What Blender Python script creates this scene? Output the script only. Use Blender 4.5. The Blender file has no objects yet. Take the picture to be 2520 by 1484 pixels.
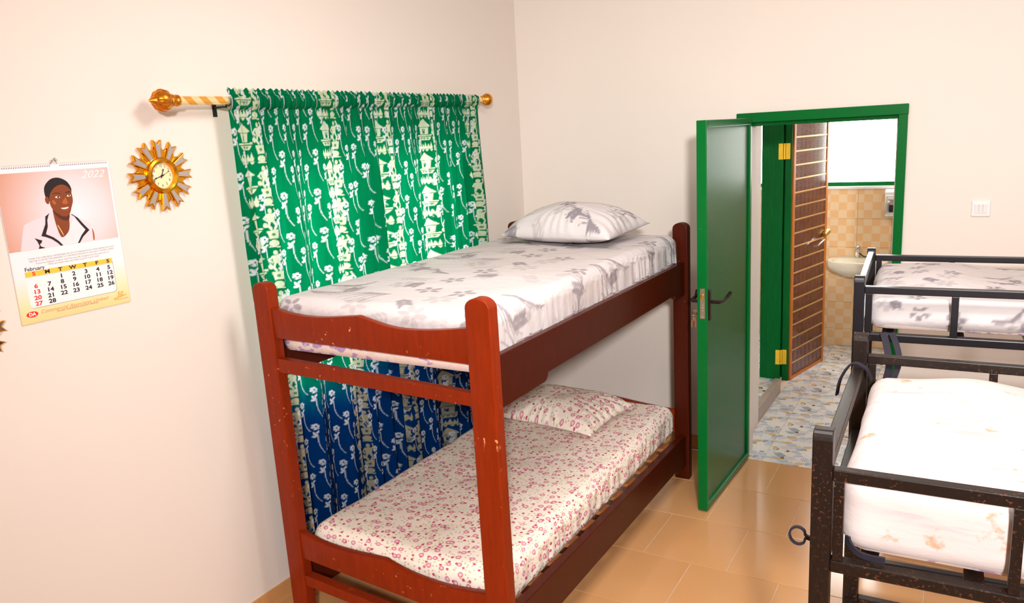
import bpy, bmesh, math, random
import numpy as np
from mathutils import Vector, Matrix
from mathutils.geometry import tessellate_polygon

scene = bpy.context.scene
COL = scene.collection
random.seed(7)
RNG = np.random.default_rng(11)

# ------------------------------------------------------------------ camera
cd = bpy.data.cameras.new('camera')
cd.sensor_fit = 'HORIZONTAL'
cd.sensor_width = 36.0
cd.lens = 36.0 * 1927.03 / 2520.0
cd.clip_start = 0.05
cam = bpy.data.objects.new('camera', cd)
COL.objects.link(cam)


def cam_axes(yaw, pitch, roll):
    cy, sy = math.cos(yaw), math.sin(yaw)
    fwd = Vector((-sy * math.cos(pitch), cy * math.cos(pitch), math.sin(pitch)))
    right = Vector((cy, sy, 0))
    up = right.cross(fwd)
    c, s = math.cos(roll), math.sin(roll)
    return c * right + s * up, -s * right + c * up, fwd


_R, _U, _F = cam_axes(0.539, -0.209, -0.0556)
cam.matrix_world = Matrix(((_R.x, _U.x, -_F.x, 2.5695), (_R.y, _U.y, -_F.y, -4.5206),
                           (_R.z, _U.z, -_F.z, 1.9799), (0, 0, 0, 1)))
scene.camera = cam

# ------------------------------------------------------------------ world, lights, exposure
world = bpy.data.worlds.new('daylight')
scene.world = world
world.use_nodes = True
bg = world.node_tree.nodes['Background']
bg.inputs[0].default_value = (1.0, 0.99, 0.97, 1)
bg.inputs[1].default_value = 10.0

fl = bpy.data.lights.new('flash_head', 'SPOT')
fl.energy = 720
fl.spot_size = math.radians(100)
fl.spot_blend = 1.0
fl.shadow_soft_size = 0.14
fl.color = (1.0, 0.98, 0.955)
flo = bpy.data.objects.new('flash_head', fl)
flo.location = (3.3, -5.7, 2.6)
flo.rotation_euler = (Vector((1.6, -0.6, 1.0)) - flo.location).to_track_quat('-Z', 'Y').to_euler()
COL.objects.link(flo)

ce = bpy.data.lights.new('ceiling_lamp_light', 'AREA')
ce.shape = 'RECTANGLE'
ce.size, ce.size_y = 1.25, 0.5
ce.energy = 42
ce.color = (1.0, 0.98, 0.95)
ceo = bpy.data.objects.new('ceiling_lamp_light', ce)
ceo.location = (2.0, -2.4, 3.02)
COL.objects.link(ceo)

scene.view_settings.view_transform = 'Standard'
scene.view_settings.look = 'None'
scene.view_settings.exposure = 0.25
scene.view_settings.gamma = 1.0
scene.view_settings.use_curve_mapping = False


# ------------------------------------------------------------------ materials
def S(r, g, b):
    def f(c):
        c /= 255.0
        return c / 12.92 if c <= 0.04045 else ((c + 0.055) / 1.055) ** 2.4
    return (f(r), f(g), f(b), 1.0)


def node(nt, kind, **kw):
    n = nt.nodes.new(kind)
    for k, v in kw.items():
        if k.startswith('i_'):
            key = k[2:]
            n.inputs[int(key) if key.isdigit() else key.replace('_', ' ')].default_value = v
        else:
            setattr(n, k, v)
    return n


def base_mat(name, rough=0.5, metal=0.0, spec=0.5):
    m = bpy.data.materials.new(name)
    m.use_nodes = True
    nt = m.node_tree
    b = nt.nodes['Principled BSDF']
    b.inputs['Roughness'].default_value = rough
    b.inputs['Metallic'].default_value = metal
    b.inputs['Specular IOR Level'].default_value = spec
    return m, nt, b


def coords(nt, kind='Object', scale=(1, 1, 1)):
    tc = node(nt, 'ShaderNodeTexCoord')
    mp = node(nt, 'ShaderNodeMapping')
    mp.inputs['Scale'].default_value = scale
    nt.links.new(tc.outputs[kind], mp.inputs[0])
    return mp.outputs[0]


def mixc(nt, fac, a, b, blend='MIX'):
    m = node(nt, 'ShaderNodeMix', data_type='RGBA', blend_type=blend)
    for sock, v in ((m.inputs[0], fac), (m.inputs[6], a), (m.inputs[7], b)):
        if isinstance(v, bpy.types.NodeSocket):
            nt.links.new(v, sock)
        else:
            sock.default_value = v
    return m.outputs[2]


def noise(nt, vec, scale, detail=3.0, rough=0.5):
    n = node(nt, 'ShaderNodeTexNoise')
    n.inputs['Scale'].default_value = scale
    n.inputs['Detail'].default_value = detail
    n.inputs['Roughness'].default_value = rough
    nt.links.new(vec, n.inputs['Vector'])
    return n.outputs[0]


def ramp(nt, fac, stops):
    r = node(nt, 'ShaderNodeValToRGB')
    el = r.color_ramp.elements
    while len(el) < len(stops):
        el.new(0.5)
    for e, (p, c) in zip(el, stops):
        e.position = p
        e.color = c if len(c) == 4 else (*c, 1)
    nt.links.new(fac, r.inputs[0])
    return r.outputs[0]


def bump(nt, b, height, strength=0.2, dist=0.002):
    n = node(nt, 'ShaderNodeBump')
    n.inputs['Strength'].default_value = strength
    n.inputs['Distance'].default_value = dist
    nt.links.new(height, n.inputs['Height'])
    nt.links.new(n.outputs[0], b.inputs['Normal'])


def simple(name, col, rough=0.5, metal=0.0, spec=0.5, var=0.12, vscale=9.0, bmp=0.0, bscale=60.0, scl=(1, 1, 1)):
    m, nt, b = base_mat(name, rough, metal, spec)
    v = coords(nt, 'Object', scl)
    n = noise(nt, v, vscale)
    dark = tuple(c * (1 - var) for c in col[:3]) + (1,)
    lite = tuple(min(1, c * (1 + var)) for c in col[:3]) + (1,)
    nt.links.new(mixc(nt, n, dark, lite), b.inputs['Base Color'])
    if bmp:
        bump(nt, b, noise(nt, v, bscale, 4), bmp)
    return m


WHITE = (1, 1, 1, 1)
BLACK = (0, 0, 0, 1)


def chipped(name, col, chip, rough, amount=0.62, scale=26.0, grain=(6, 6, 1), spec=0.5, grainv=0.3, band=None):
    """painted or varnished wood and metal with worn specks of another colour"""
    m, nt, b = base_mat(name, rough, 0.0, spec)
    v = coords(nt)
    g = noise(nt, coords(nt, 'Object', grain), 9.0, 5, 0.6)
    dark = tuple(c * (1 - grainv) for c in col[:3]) + (1,)
    lite = tuple(min(1, c * (1 + grainv)) for c in col[:3]) + (1,)
    c0 = mixc(nt, g, dark, lite)
    n1 = noise(nt, v, scale, 6, 0.65)
    n2 = noise(nt, v, 3.1, 2)
    mask = node(nt, 'ShaderNodeMath', operation='MULTIPLY')
    nt.links.new(ramp(nt, n1, [(amount, BLACK), (amount + 0.02, WHITE)]), mask.inputs[0])
    nt.links.new(ramp(nt, n2, [(0.45, BLACK), (0.58, WHITE)]), mask.inputs[1])
    fac = mask.outputs[0]
    if band:                                  # knocked and scraped zone at one height
        sx = node(nt, 'ShaderNodeSeparateXYZ')
        nt.links.new(v, sx.inputs[0])
        zone = ramp(nt, sx.outputs[2], [(band[0], BLACK), (band[0] + 0.05, WHITE), (band[1], WHITE), (band[1] + 0.06, BLACK)])
        n3 = noise(nt, coords(nt, 'Object', (1.6, 1.6, 0.55)), 34, 4, 0.6)
        scr = node(nt, 'ShaderNodeMath', operation='MULTIPLY')
        nt.links.new(zone, scr.inputs[0])
        nt.links.new(ramp(nt, n3, [(band[2], BLACK), (band[2] + 0.015, WHITE)]), scr.inputs[1])
        mx = node(nt, 'ShaderNodeMath', operation='MAXIMUM')
        nt.links.new(fac, mx.inputs[0])
        nt.links.new(scr.outputs[0], mx.inputs[1])
        fac = mx.outputs[0]
    nt.links.new(mixc(nt, fac, c0, chip), b.inputs['Base Color'])
    bump(nt, b, g, 0.08)
    return m


M = {}
M['wall'] = simple('wall_paint', (0.79, 0.705, 0.645, 1), 0.7, var=0.02, vscale=1.5, bmp=0.05, bscale=120)
M['ceiling'] = simple('ceiling_paint', (0.85, 0.80, 0.74, 1), 0.8, var=0.02)
M['skirting'] = simple('skirting_tile', S(205, 150, 95), 0.3, var=0.08, vscale=5, scl=(1, 1, 8))
M['grout'] = simple('grout', S(225, 205, 185), 0.8, var=0.05)
M['wood'] = chipped('red_brown_varnish', (0.215, 0.020, 0.003, 1), S(225, 150, 95), 0.30, 0.645, 46, spec=0.12)
M['wood_worn'] = chipped('scraped_red_brown_varnish', (0.235, 0.022, 0.003, 1), S(235, 165, 110), 0.30, 0.645, 46, spec=0.12, band=(0.95, 1.09, 0.575))
M['wood_shaded'] = chipped('shaded_varnish', (0.060, 0.007, 0.002, 1), S(205, 130, 80), 0.32, 0.69, 48, spec=0.15)  # same varnish with shade put into the colour: far posts, side rails
M['slat'] = simple('raw_slat_wood', S(190, 120, 70), 0.6, var=0.2, scl=(1, 12, 12))
M['green'] = chipped('green_gloss_paint', (0.0, 0.125, 0.020, 1), S(200, 170, 70), 0.28, 0.70, 30, (1, 1, 1), 0.16, 0.12)
M['green_dark'] = chipped('dark_green_gloss_paint', (0.0, 0.10, 0.016, 1), S(60, 110, 50), 0.25, 0.80, 30, (8, 8, 1), 0.15, 0.35)
M['metal_near'] = chipped('worn_dark_steel', (0.012, 0.006, 0.004, 1), S(96, 54, 36), 0.38, 0.585, 120, (10, 2, 2), 0.28, 0.5)
M['metal_far'] = chipped('black_steel_paint', (0.010, 0.008, 0.011, 1), S(120, 70, 50), 0.32, 0.72, 50, (4, 4, 4), 0.3, 0.3)
M['gold'] = simple('polished_gold', S(235, 165, 40), 0.22, 1.0, var=0.08, vscale=30)
M['gold_old'] = simple('antique_gold', S(220, 140, 45), 0.3, 1.0, var=0.25, vscale=50, bmp=0.5, bscale=120)
M['mirror'] = simple('mirror_strip', (0.62, 0.58, 0.60, 1), 0.06, 1.0, var=0.02)
M['chrome'] = simple('chrome', (0.75, 0.75, 0.76, 1), 0.12, 1.0, var=0.03)
M['steel'] = simple('lock_steel', (0.62, 0.55, 0.52, 1), 0.3, 1.0, var=0.15, vscale=60)
M['brass'] = simple('brass', S(230, 190, 90), 0.3, 1.0, var=0.15)
M['hinge'] = simple('yellow_brass_hinge', S(235, 190, 40), 0.4, 0.3, var=0.15, vscale=40)
M['bronze'] = simple('dark_bronze', (0.03, 0.014, 0.012, 1), 0.3, 0.6, var=0.15)
M['black'] = simple('black_plastic', (0.012, 0.012, 0.012, 1), 0.4, var=0.1)
M['dark_cloth'] = simple('dark_navy_strap', (0.014, 0.010, 0.022, 1), 0.8, var=0.3, vscale=60)
M['dial'] = simple('cream_dial', S(250, 225, 180), 0.5, var=0.02)
M['ink'] = simple('black_ink', (0.015, 0.010, 0.02, 1), 0.6, var=0.02)
M['white_plastic'] = simple('white_plastic', (0.80, 0.76, 0.76, 1), 0.35, var=0.02)
M['ceramic'] = simple('cream_ceramic', (0.78, 0.72, 0.58, 1), 0.12, var=0.02)
M['orange_wood'] = simple('orange_wood', S(205, 115, 35), 0.4, var=0.25, vscale=14, scl=(4, 4, 0.6))
M['gold_strip'] = simple('gold_bead', S(235, 180, 110), 0.3, 0.4, var=0.1)
M['white_sill'] = simple('white_sill', (0.85, 0.85, 0.83, 1), 0.4, var=0.02)
M['pale_shower'] = simple('pale_shower_wall', (0.72, 0.70, 0.66, 1), 0.4, var=0.04)
M['key'] = simple('key_metal', S(200, 150, 110), 0.3, 0.9, var=0.2, vscale=80)


def floor_tile_mat():
    m, nt, b = base_mat('tan_floor_tile', 0.16, 0, 0.5)
    info = node(nt, 'ShaderNodeObjectInfo')
    v = coords(nt)
    n = noise(nt, v, 260.0, 2)
    n2 = noise(nt, v, 2.0, 2)
    c = mixc(nt, n, S(182, 128, 80), S(208, 156, 105))
    c = mixc(nt, n2, c, S(214, 160, 108))
    rnd = node(nt, 'ShaderNodeMath', operation='MULTIPLY', i_1=0.16)
    nt.links.new(info.outputs['Random'], rnd.inputs[0])
    c = mixc(nt, rnd.outputs[0], c, S(190, 138, 92))
    nt.links.new(c, b.inputs['Base Color'])
    return m


M['floor_tile'] = floor_tile_mat()


def pebble_mat():
    """printed mosaic of grey, white, blue and tan chips"""
    m, nt, b = base_mat('mosaic_print_tile', 0.25, 0, 0.5)
    v = coords(nt, 'Object', (1.0, 1.35, 1.0))
    vo = node(nt, 'ShaderNodeTexVoronoi', feature='F1', distance='MANHATTAN')
    vo.inputs['Scale'].default_value = 17
    nt.links.new(v, vo.inputs['Vector'])
    sep = node(nt, 'ShaderNodeSeparateColor')
    nt.links.new(vo.outputs['Color'], sep.inputs[0])
    c = ramp(nt, sep.outputs[0], [(0.0, S(190, 197, 208)), (0.22, S(226, 226, 226)), (0.40, S(160, 170, 186)),
                                  (0.52, S(234, 228, 216)), (0.64, S(216, 182, 128)), (0.76, S(210, 210, 214)),
                                  (0.925, S(120, 88, 56))])
    for e in c.node.color_ramp.elements:
        pass
    c.node.color_ramp.interpolation = 'CONSTANT'
    w = node(nt, 'ShaderNodeTexWave', bands_direction='X')
    w.inputs['Scale'].default_value = 28
    w.inputs['Distortion'].default_value = 2.5
    nt.links.new(v, w.inputs['Vector'])
    c2 = mixc(nt, node_mul(nt, w.outputs[0], 0.22), c, S(120, 105, 95))
    ve = node(nt, 'ShaderNodeTexVoronoi', feature='DISTANCE_TO_EDGE')
    ve.inputs['Scale'].default_value = 17
    nt.links.new(v, ve.inputs['Vector'])
    edge = ramp(nt, ve.outputs['Distance'], [(0.01, WHITE), (0.035, BLACK)])
    c3 = mixc(nt, edge, c2, S(226, 224, 222))
    nt.links.new(c3, b.inputs['Base Color'])
    return m


def node_mul(nt, sock, k):
    n = node(nt, 'ShaderNodeMath', operation='MULTIPLY')
    n.inputs[1].default_value = k
    nt.links.new(sock, n.inputs[0])
    return n.outputs[0]


M['pebble'] = pebble_mat()
M['kerb'] = simple('kerb_tile', S(165, 148, 135), 0.3, var=0.35, vscale=24, scl=(1, 1, 6))


def check_tile_mat():
    m, nt, b = base_mat('peach_check_tile', 0.25, 0, 0.5)
    v = coords(nt)
    ch = node(nt, 'ShaderNodeTexChecker')
    ch.inputs['Scale'].default_value = 1 / 0.0666
    ch.inputs['Color1'].default_value = S(236, 190, 138)
    ch.inputs['Color2'].default_value = S(234, 200, 156)
    nt.links.new(v, ch.inputs['Vector'])
    mp = v
    br = node(nt, 'ShaderNodeTexBrick')
    br.offset = 0.0
    br.inputs['Scale'].default_value = 1
    br.inputs['Brick Width'].default_value = 0.0111
    br.inputs['Row Height'].default_value = 0.0111
    br.inputs['Mortar Size'].default_value = 0.0012
    rot = node(nt, 'ShaderNodeMapping')
    rot.inputs['Rotation'].default_value = (math.pi / 2, 0, 0)
    nt.links.new(v, rot.inputs[0])
    nt.links.new(rot.outputs[0], br.inputs['Vector'])
    lines = node_mul(nt, br.outputs['Fac'], 0.7)
    mul = node(nt, 'ShaderNodeMath', operation='MULTIPLY')
    inv = node(nt, 'ShaderNodeMath', operation='SUBTRACT')
    inv.inputs[0].default_value = 1.0
    nt.links.new(ch.outputs['Fac'], inv.inputs[1])
    nt.links.new(inv.outputs[0], mul.inputs[0])
    nt.links.new(lines, mul.inputs[1])
    n = noise(nt, v, 24, 3)
    c = mixc(nt, node_mul(nt, n, 0.25), ch.outputs['Color'], S(246, 205, 150))
    c = mixc(nt, mul.outputs[0], c, S(246, 232, 206))
    nt.links.new(c, b.inputs['Base Color'])
    return m


M['check_tile'] = check_tile_mat()


def laminate_mat():
    """brown slat with a fine dark lozenge print"""
    m, nt, b = base_mat('brown_lozenge_laminate', 0.13, 0, 0.6)
    v = coords(nt, 'Object', (1, 1, 1))
    vo = node(nt, 'ShaderNodeTexVoronoi', feature='F1', distance='MANHATTAN')
    vo.inputs['Scale'].default_value = 62
    vo.inputs['Randomness'].default_value = 0.0
    nt.links.new(v, vo.inputs['Vector'])
    c = mixc(nt, ramp(nt, vo.outputs['Distance'], [(0.42, BLACK), (0.55, WHITE)]), S(66, 26, 16), S(112, 52, 32))
    nt.links.new(c, b.inputs['Base Color'])
    return m


M['laminate'] = laminate_mat()


def stripe_rod_mat():
    m, nt, b = base_mat('spiral_striped_rod', 0.3, 0.35, 0.5)
    v = coords(nt)
    w = node(nt, 'ShaderNodeTexWave', bands_direction='DIAGONAL')
    w.inputs['Scale'].default_value = 9.0
    w.inputs['Distortion'].default_value = 0.6
    nt.links.new(v, w.inputs['Vector'])
    c = ramp(nt, w.outputs[0], [(0.45, S(226, 160, 60)), (0.55, S(240, 214, 160))])
    nt.links.new(c, b.inputs['Base Color'])
    return m


M['rod'] = stripe_rod_mat()


def cloth_attr_mat(name, translucent=0.0, rough=0.85, bmp=0.15, bscale=700, wrinkle=0.0):
    m, nt, b = base_mat(name, rough, 0, 0.04)
    at = node(nt, 'ShaderNodeAttribute', attribute_name='print')
    nt.links.new(at.outputs['Color'], b.inputs['Base Color'])
    v = coords(nt)
    if wrinkle:
        bump(nt, b, noise(nt, coords(nt, 'Object', (1.0, 2.2, 1.0)), 9, 5, 0.55), wrinkle, 0.014)
    else:
        bump(nt, b, noise(nt, v, bscale, 2), bmp, 0.0008)
    if translucent:
        tr = node(nt, 'ShaderNodeBsdfTranslucent')
        nt.links.new(at.outputs['Color'], tr.inputs['Color'])
        mx = node(nt, 'ShaderNodeMixShader')
        mx.inputs[0].default_value = translucent
        nt.links.new(b.outputs[0], mx.inputs[1])
        nt.links.new(tr.outputs[0], mx.inputs[2])
        nt.links.new(mx.outputs[0], nt.nodes['Material Output'].inputs['Surface'])
    return m


M['curtain'] = cloth_attr_mat('printed_curtain_cloth', 0.48)
M['sheet_floral'] = cloth_attr_mat('grey_floral_sheet', 0, 0.8, 0.1, wrinkle=0.45)


def dots_sheet_mat():
    """cream cotton with pink rings, pink dots and olive specks"""
    m, nt, b = base_mat('pink_dotted_sheet', 0.8, 0, 0.2)
    at = node(nt, 'ShaderNodeAttribute', attribute_name='cloth_uv')
    base = mixc(nt, noise(nt, at.outputs['Vector'], 60, 3), S(238, 222, 204), S(246, 238, 230))

    def cells(scale, off):
        mp = node(nt, 'ShaderNodeMapping')
        mp.inputs['Location'].default_value = (off, off * 0.7, 0)
        nt.links.new(at.outputs['Vector'], mp.inputs[0])
        vo = node(nt, 'ShaderNodeTexVoronoi', feature='F1', voronoi_dimensions='2D')
        vo.inputs['Scale'].default_value = scale
        vo.inputs['Randomness'].default_value = 0.85
        nt.links.new(mp.outputs[0], vo.inputs['Vector'])
        sep = node(nt, 'ShaderNodeSeparateColor')
        nt.links.new(vo.outputs['Color'], sep.inputs[0])
        return vo.outputs['Distance'], sep

    def both(a, c):
        n = node(nt, 'ShaderNodeMath', operation='MULTIPLY')
        nt.links.new(a, n.inputs[0])
        nt.links.new(c, n.inputs[1])
        return n.outputs[0]
    d, s = cells(62, 1.3)
    olive = both(ramp(nt, d, [(0.22, WHITE), (0.30, BLACK)]), ramp(nt, s.outputs[0], [(0.5, BLACK), (0.52, WHITE)]))
    base = mixc(nt, node_mul(nt, olive, 0.75), base, S(190, 168, 120))
    d, s = cells(30, 4.1)
    dot = both(ramp(nt, d, [(0.17, WHITE), (0.21, BLACK)]), ramp(nt, s.outputs[0], [(0.55, BLACK), (0.57, WHITE)]))
    base = mixc(nt, dot, base, S(196, 84, 108))
    d, s = cells(24, 9.7)
    ring = both(ramp(nt, d, [(0.11, BLACK), (0.16, WHITE), (0.26, WHITE), (0.31, BLACK)]),
                ramp(nt, s.outputs[1], [(0.50, BLACK), (0.52, WHITE)]))
    base = mixc(nt, node_mul(nt, ring, 0.85), base, S(206, 104, 138))
    core = both(ramp(nt, d, [(0.10, WHITE), (0.14, BLACK)]), ramp(nt, s.outputs[1], [(0.42, BLACK), (0.44, WHITE)]))
    base = mixc(nt, core, base, S(238, 196, 206))
    nt.links.new(base, b.inputs['Base Color'])
    v = coords(nt)
    bump(nt, b, noise(nt, v, 30, 4), 0.25, 0.006)
    return m


M['sheet_dots'] = dots_sheet_mat()


def faded_sheet_mat():
    m, nt, b = base_mat('faded_white_sheet', 0.8, 0, 0.2)
    v = coords(nt)
    v2 = coords(nt, 'Object', (1, 2.5, 2.5))
    c = mixc(nt, noise(nt, v2, 4, 4), S(204, 184, 182), S(216, 207, 204))
    sp = ramp(nt, noise(nt, v, 13, 5, 0.6), [(0.63, BLACK), (0.70, WHITE)])
    c = mixc(nt, node_mul(nt, sp, 0.75), c, S(216, 140, 96))
    st = ramp(nt, noise(nt, coords(nt, 'Object', (1.2, 5, 9)), 3, 4), [(0.56, BLACK), (0.66, WHITE)])
    c = mixc(nt, node_mul(nt, st, 0.5), c, S(200, 160, 166))
    nt.links.new(c, b.inputs['Base Color'])
    bump(nt, b, noise(nt, v2, 9, 5), 0.35, 0.012)
    return m


M['sheet_faded'] = faded_sheet_mat()


def ticking_mat():
    m, nt, b = base_mat('purple_paisley_ticking', 0.8, 0, 0.2)
    v = coords(nt, 'Object', (1, 1, 1.6))
    c = mixc(nt, noise(nt, v, 8, 3), S(238, 212, 206), S(246, 230, 224))
    p = ramp(nt, noise(nt, v, 24, 3, 0.45), [(0.575, BLACK), (0.61, WHITE)])
    c = mixc(nt, node_mul(nt, p, 0.8), c, S(170, 128, 196))
    y = ramp(nt, noise(nt, v, 11, 4, 0.5), [(0.47, BLACK), (0.5, WHITE), (0.53, BLACK)])
    c = mixc(nt, node_mul(nt, y, 0.35), c, S(230, 190, 140))
    nt.links.new(c, b.inputs['Base Color'])
    return m


M['ticking'] = ticking_mat()


def glass_mat(name, tint):
    m, nt, b = base_mat(name, 0.4, 0, 0.5)
    v = coords(nt)
    tr = node(nt, 'ShaderNodeBsdfTransparent')
    df = node(nt, 'ShaderNodeBsdfTranslucent')
    tr.inputs[0].default_value = (tint, tint, tint, 1)
    df.inputs[0].default_value = (tint, tint, tint, 1)
    mx = node(nt, 'ShaderNodeMixShader')
    nt.links.new(node_mul(nt, noise(nt, v, 30), 0.5), mx.inputs[0])
    nt.links.new(tr.outputs[0], mx.inputs[1])
    nt.links.new(df.outputs[0], mx.inputs[2])
    nt.links.new(mx.outputs[0], nt.nodes['Material Output'].inputs['Surface'])
    return m


M['glass'] = glass_mat('frosted_pane', 1.0)
M['glass_dimmed'] = glass_mat('dimming_pane', 0.66)  # tint added to cut the daylight reaching the curtain


# ------------------------------------------------------------------ mesh helpers
class MB:
    def __init__(self):
        self.v = []
        self.f = []
        self.mi = []

    def add(self, vs, fs, mi=0):
        o = len(self.v)
        self.v += [tuple(p) for p in vs]
        self.f += [tuple(i + o for i in f) for f in fs]
        self.mi += [mi] * len(fs)
        return self

    def box(self, x0, x1, y0, y1, z0, z1, mi=0):
        vs = [(x, y, z) for z in (z0, z1) for y in (y0, y1) for x in (x0, x1)]
        return self.add(vs, [(0, 2, 3, 1), (4, 5, 7, 6), (0, 1, 5, 4), (2, 6, 7, 3), (0, 4, 6, 2), (1, 3, 7, 5)], mi)

    def bar(self, a, b, w, h, up=(0, 0, 1), mi=0):
        """square bar from a to b; w sideways, h along up"""
        a, b = Vector(a), Vector(b)
        d = (b - a).normalized()
        s = d.cross(Vector(up)).normalized()
        u = s.cross(d)
        vs = [p + s * (i * w / 2) + u * (j * h / 2) for p in (a, b) for i, j in ((-1, -1), (1, -1), (1, 1), (-1, 1))]
        return self.add(vs, [(0, 1, 2, 3), (7, 6, 5, 4), (0, 4, 5, 1), (1, 5, 6, 2), (2, 6, 7, 3), (3, 7, 4, 0)], mi)

    def prism(self, poly, axis, a, b, mi=0):
        """poly of 2D points extruded along axis ('x': (y,z), 'y': (x,z), 'z': (x,y))"""
        def P(p, t):
            return {'x': (t, p[0], p[1]), 'y': (p[0], t, p[1]), 'z': (p[0], p[1], t)}[axis]
        n = len(poly)
        vs = [P(p, a) for p in poly] + [P(p, b) for p in poly]
        fs = [tuple(range(n))[::-1], tuple(range(n, 2 * n))]
        fs += [(i, (i + 1) % n, n + (i + 1) % n, n + i) for i in range(n)]
        return self.add(vs, fs, mi)

    def lathe(self, prof, origin, axis=(0, 0, 1), n=24, mi=0):
        """prof: list of (radius, distance along axis)"""
        ax = Vector(axis).normalized()
        t = Vector((0, 0, 1)) if abs(ax.z) < 0.9 else Vector((1, 0, 0))
        s = ax.cross(t).normalized()
        u = ax.cross(s)
        o = Vector(origin)
        vs, fs = [], []
        for r, h in prof:
            for k in range(n):
                a = 2 * math.pi * k / n
                vs.append(o + ax * h + s * (r * math.cos(a)) + u * (r * math.sin(a)))
        for j in range(len(prof) - 1):
            for k in range(n):
                k2 = (k + 1) % n
                fs.append((j * n + k, j * n + k2, (j + 1) * n + k2, (j + 1) * n + k))
        fs.append(tuple(range(n))[::-1])
        fs.append(tuple(range((len(prof) - 1) * n, len(prof) * n)))
        return self.add(vs, fs, mi)

    def tube(self, pts, r, n=8, mi=0):
        pts = [Vector(p) for p in pts]
        vs, fs = [], []
        for i, p in enumerate(pts):
            d = (pts[min(i + 1, len(pts) - 1)] - pts[max(i - 1, 0)]).normalized()
            t = Vector((0, 0, 1)) if abs(d.z) < 0.9 else Vector((1, 0, 0))
            s = d.cross(t).normalized()
            u = d.cross(s)
            for k in range(n):
                a = 2 * math.pi * k / n
                vs.append(p + s * (r * math.cos(a)) + u * (r * math.sin(a)))
        for i in range(len(pts) - 1):
            for k in range(n):
                k2 = (k + 1) % n
                fs.append((i * n + k, i * n + k2, (i + 1) * n + k2, (i + 1) * n + k))
        fs.append(tuple(range(n))[::-1])
        fs.append(tuple(range((len(pts) - 1) * n, len(pts) * n)))
        return self.add(vs, fs, mi)

    def ribbon(self, pts, w, th, side, mi=0):
        """flat band of width w along side, thickness th"""
        pts = [Vector(p) for p in pts]
        vs, fs = [], []
        for i, p in enumerate(pts):
            d = (pts[min(i + 1, len(pts) - 1)] - pts[max(i - 1, 0)]).normalized()
            s = Vector(side[i] if isinstance(side, list) else side)
            s = (s - d * s.dot(d)).normalized()
            u = d.cross(s)
            for a, c in ((-1, -1), (1, -1), (1, 1), (-1, 1)):
                vs.append(p + s * (a * w / 2) + u * (c * th / 2))
        for i in range(len(pts) - 1):
            for k in range(4):
                k2 = (k + 1) % 4
                fs.append((i * 4 + k, i * 4 + k2, (i + 1) * 4 + k2, (i + 1) * 4 + k))
        fs.append((3, 2, 1, 0))
        e = (len(pts) - 1) * 4
        fs.append((e, e + 1, e + 2, e + 3))
        return self.add(vs, fs, mi)

    def build(self, name, mat, parent=None, org=None, bevel=0.0, smooth=False, segs=2):
        org = Vector(org) if org is not None else (Vector(parent['_org']) if parent is not None else Vector((0, 0, 0)))
        me = bpy.data.meshes.new(name)
        me.from_pydata([Vector(p) - org for p in self.v], [], self.f)
        mats = mat if isinstance(mat, (list, tuple)) else [mat]
        for m in mats:
            me.materials.append(m)
        if len(mats) > 1:
            me.polygons.foreach_set('material_index', self.mi)
        bm = bmesh.new()
        bm.from_mesh(me)
        bmesh.ops.recalc_face_normals(bm, faces=bm.faces)
        if bevel:
            bmesh.ops.bevel(bm, geom=[e for e in bm.edges if e.is_manifold and e.calc_face_angle(0) > 0.6], offset=bevel,
                            segments=segs, profile=0.6, affect='EDGES', clamp_overlap=True)
        bm.to_mesh(me)
        bm.free()
        if smooth:
            me.polygons.foreach_set('use_smooth', [True] * len(me.polygons))
            me.set_sharp_from_angle(angle=math.radians(40))
        me.update()
        return link(name, me, parent, org)


def link(name, me, parent, org):
    o = bpy.data.objects.new(name, me)
    COL.objects.link(o)
    if parent is not None:
        o.parent = parent
        o.location = Vector(org) - Vector(parent['_org'])
        o['_org'] = tuple(org)
    else:
        o.location = org
        o['_org'] = tuple(org)
    return o


def tag(o, label, cat, group=None):
    o['label'] = label
    o['category'] = cat
    if group:
        o['group'] = group
    return o


def thing(name, label, cat, loc, group=None):
    o = bpy.data.objects.new(name, None)
    o.empty_display_size = 0.1
    COL.objects.link(o)
    o.location = loc
    o['_org'] = tuple(loc)
    return tag(o, label, cat, group)


def struct(o, label=None):
    o['kind'] = 'structure'
    if label:
        o['label'] = label
    return o


def copy_tree(o, parent=None):
    c = o.copy()
    COL.objects.link(c)
    c.parent = parent
    for ch in o.children:
        copy_tree(ch, c)
    return c


def grid_mesh(name, P, faces, mat, parent, org, attr=None, uv=None):
    """fast mesh from numpy arrays: P (n,3), faces (m,4)"""
    me = bpy.data.meshes.new(name)
    P = np.asarray(P, dtype=np.float64) - np.array(org)
    me.vertices.add(len(P))
    me.vertices.foreach_set('co', P.astype(np.float32).ravel())
    nf = len(faces)
    me.loops.add(nf * 4)
    me.loops.foreach_set('vertex_index', np.asarray(faces, dtype=np.int32).ravel())
    me.polygons.add(nf)
    me.polygons.foreach_set('loop_start', np.arange(0, nf * 4, 4, dtype=np.int32))
    me.polygons.foreach_set('use_smooth', np.ones(nf, dtype=bool))
    me.update(calc_edges=True)
    me.materials.append(mat)
    if attr is not None:
        a = me.attributes.new('print', 'FLOAT_COLOR', 'POINT')
        a.data.foreach_set('color', np.concatenate([attr, np.ones((len(P), 1))], 1).astype(np.float32).ravel())
    if uv is not None:
        a = me.attributes.new('cloth_uv', 'FLOAT_VECTOR', 'POINT')
        a.data.foreach_set('vector', np.concatenate([uv, np.zeros((len(P), 1))], 1).astype(np.float32).ravel())
    me.validate()
    return link(name, me, parent, org)


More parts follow.
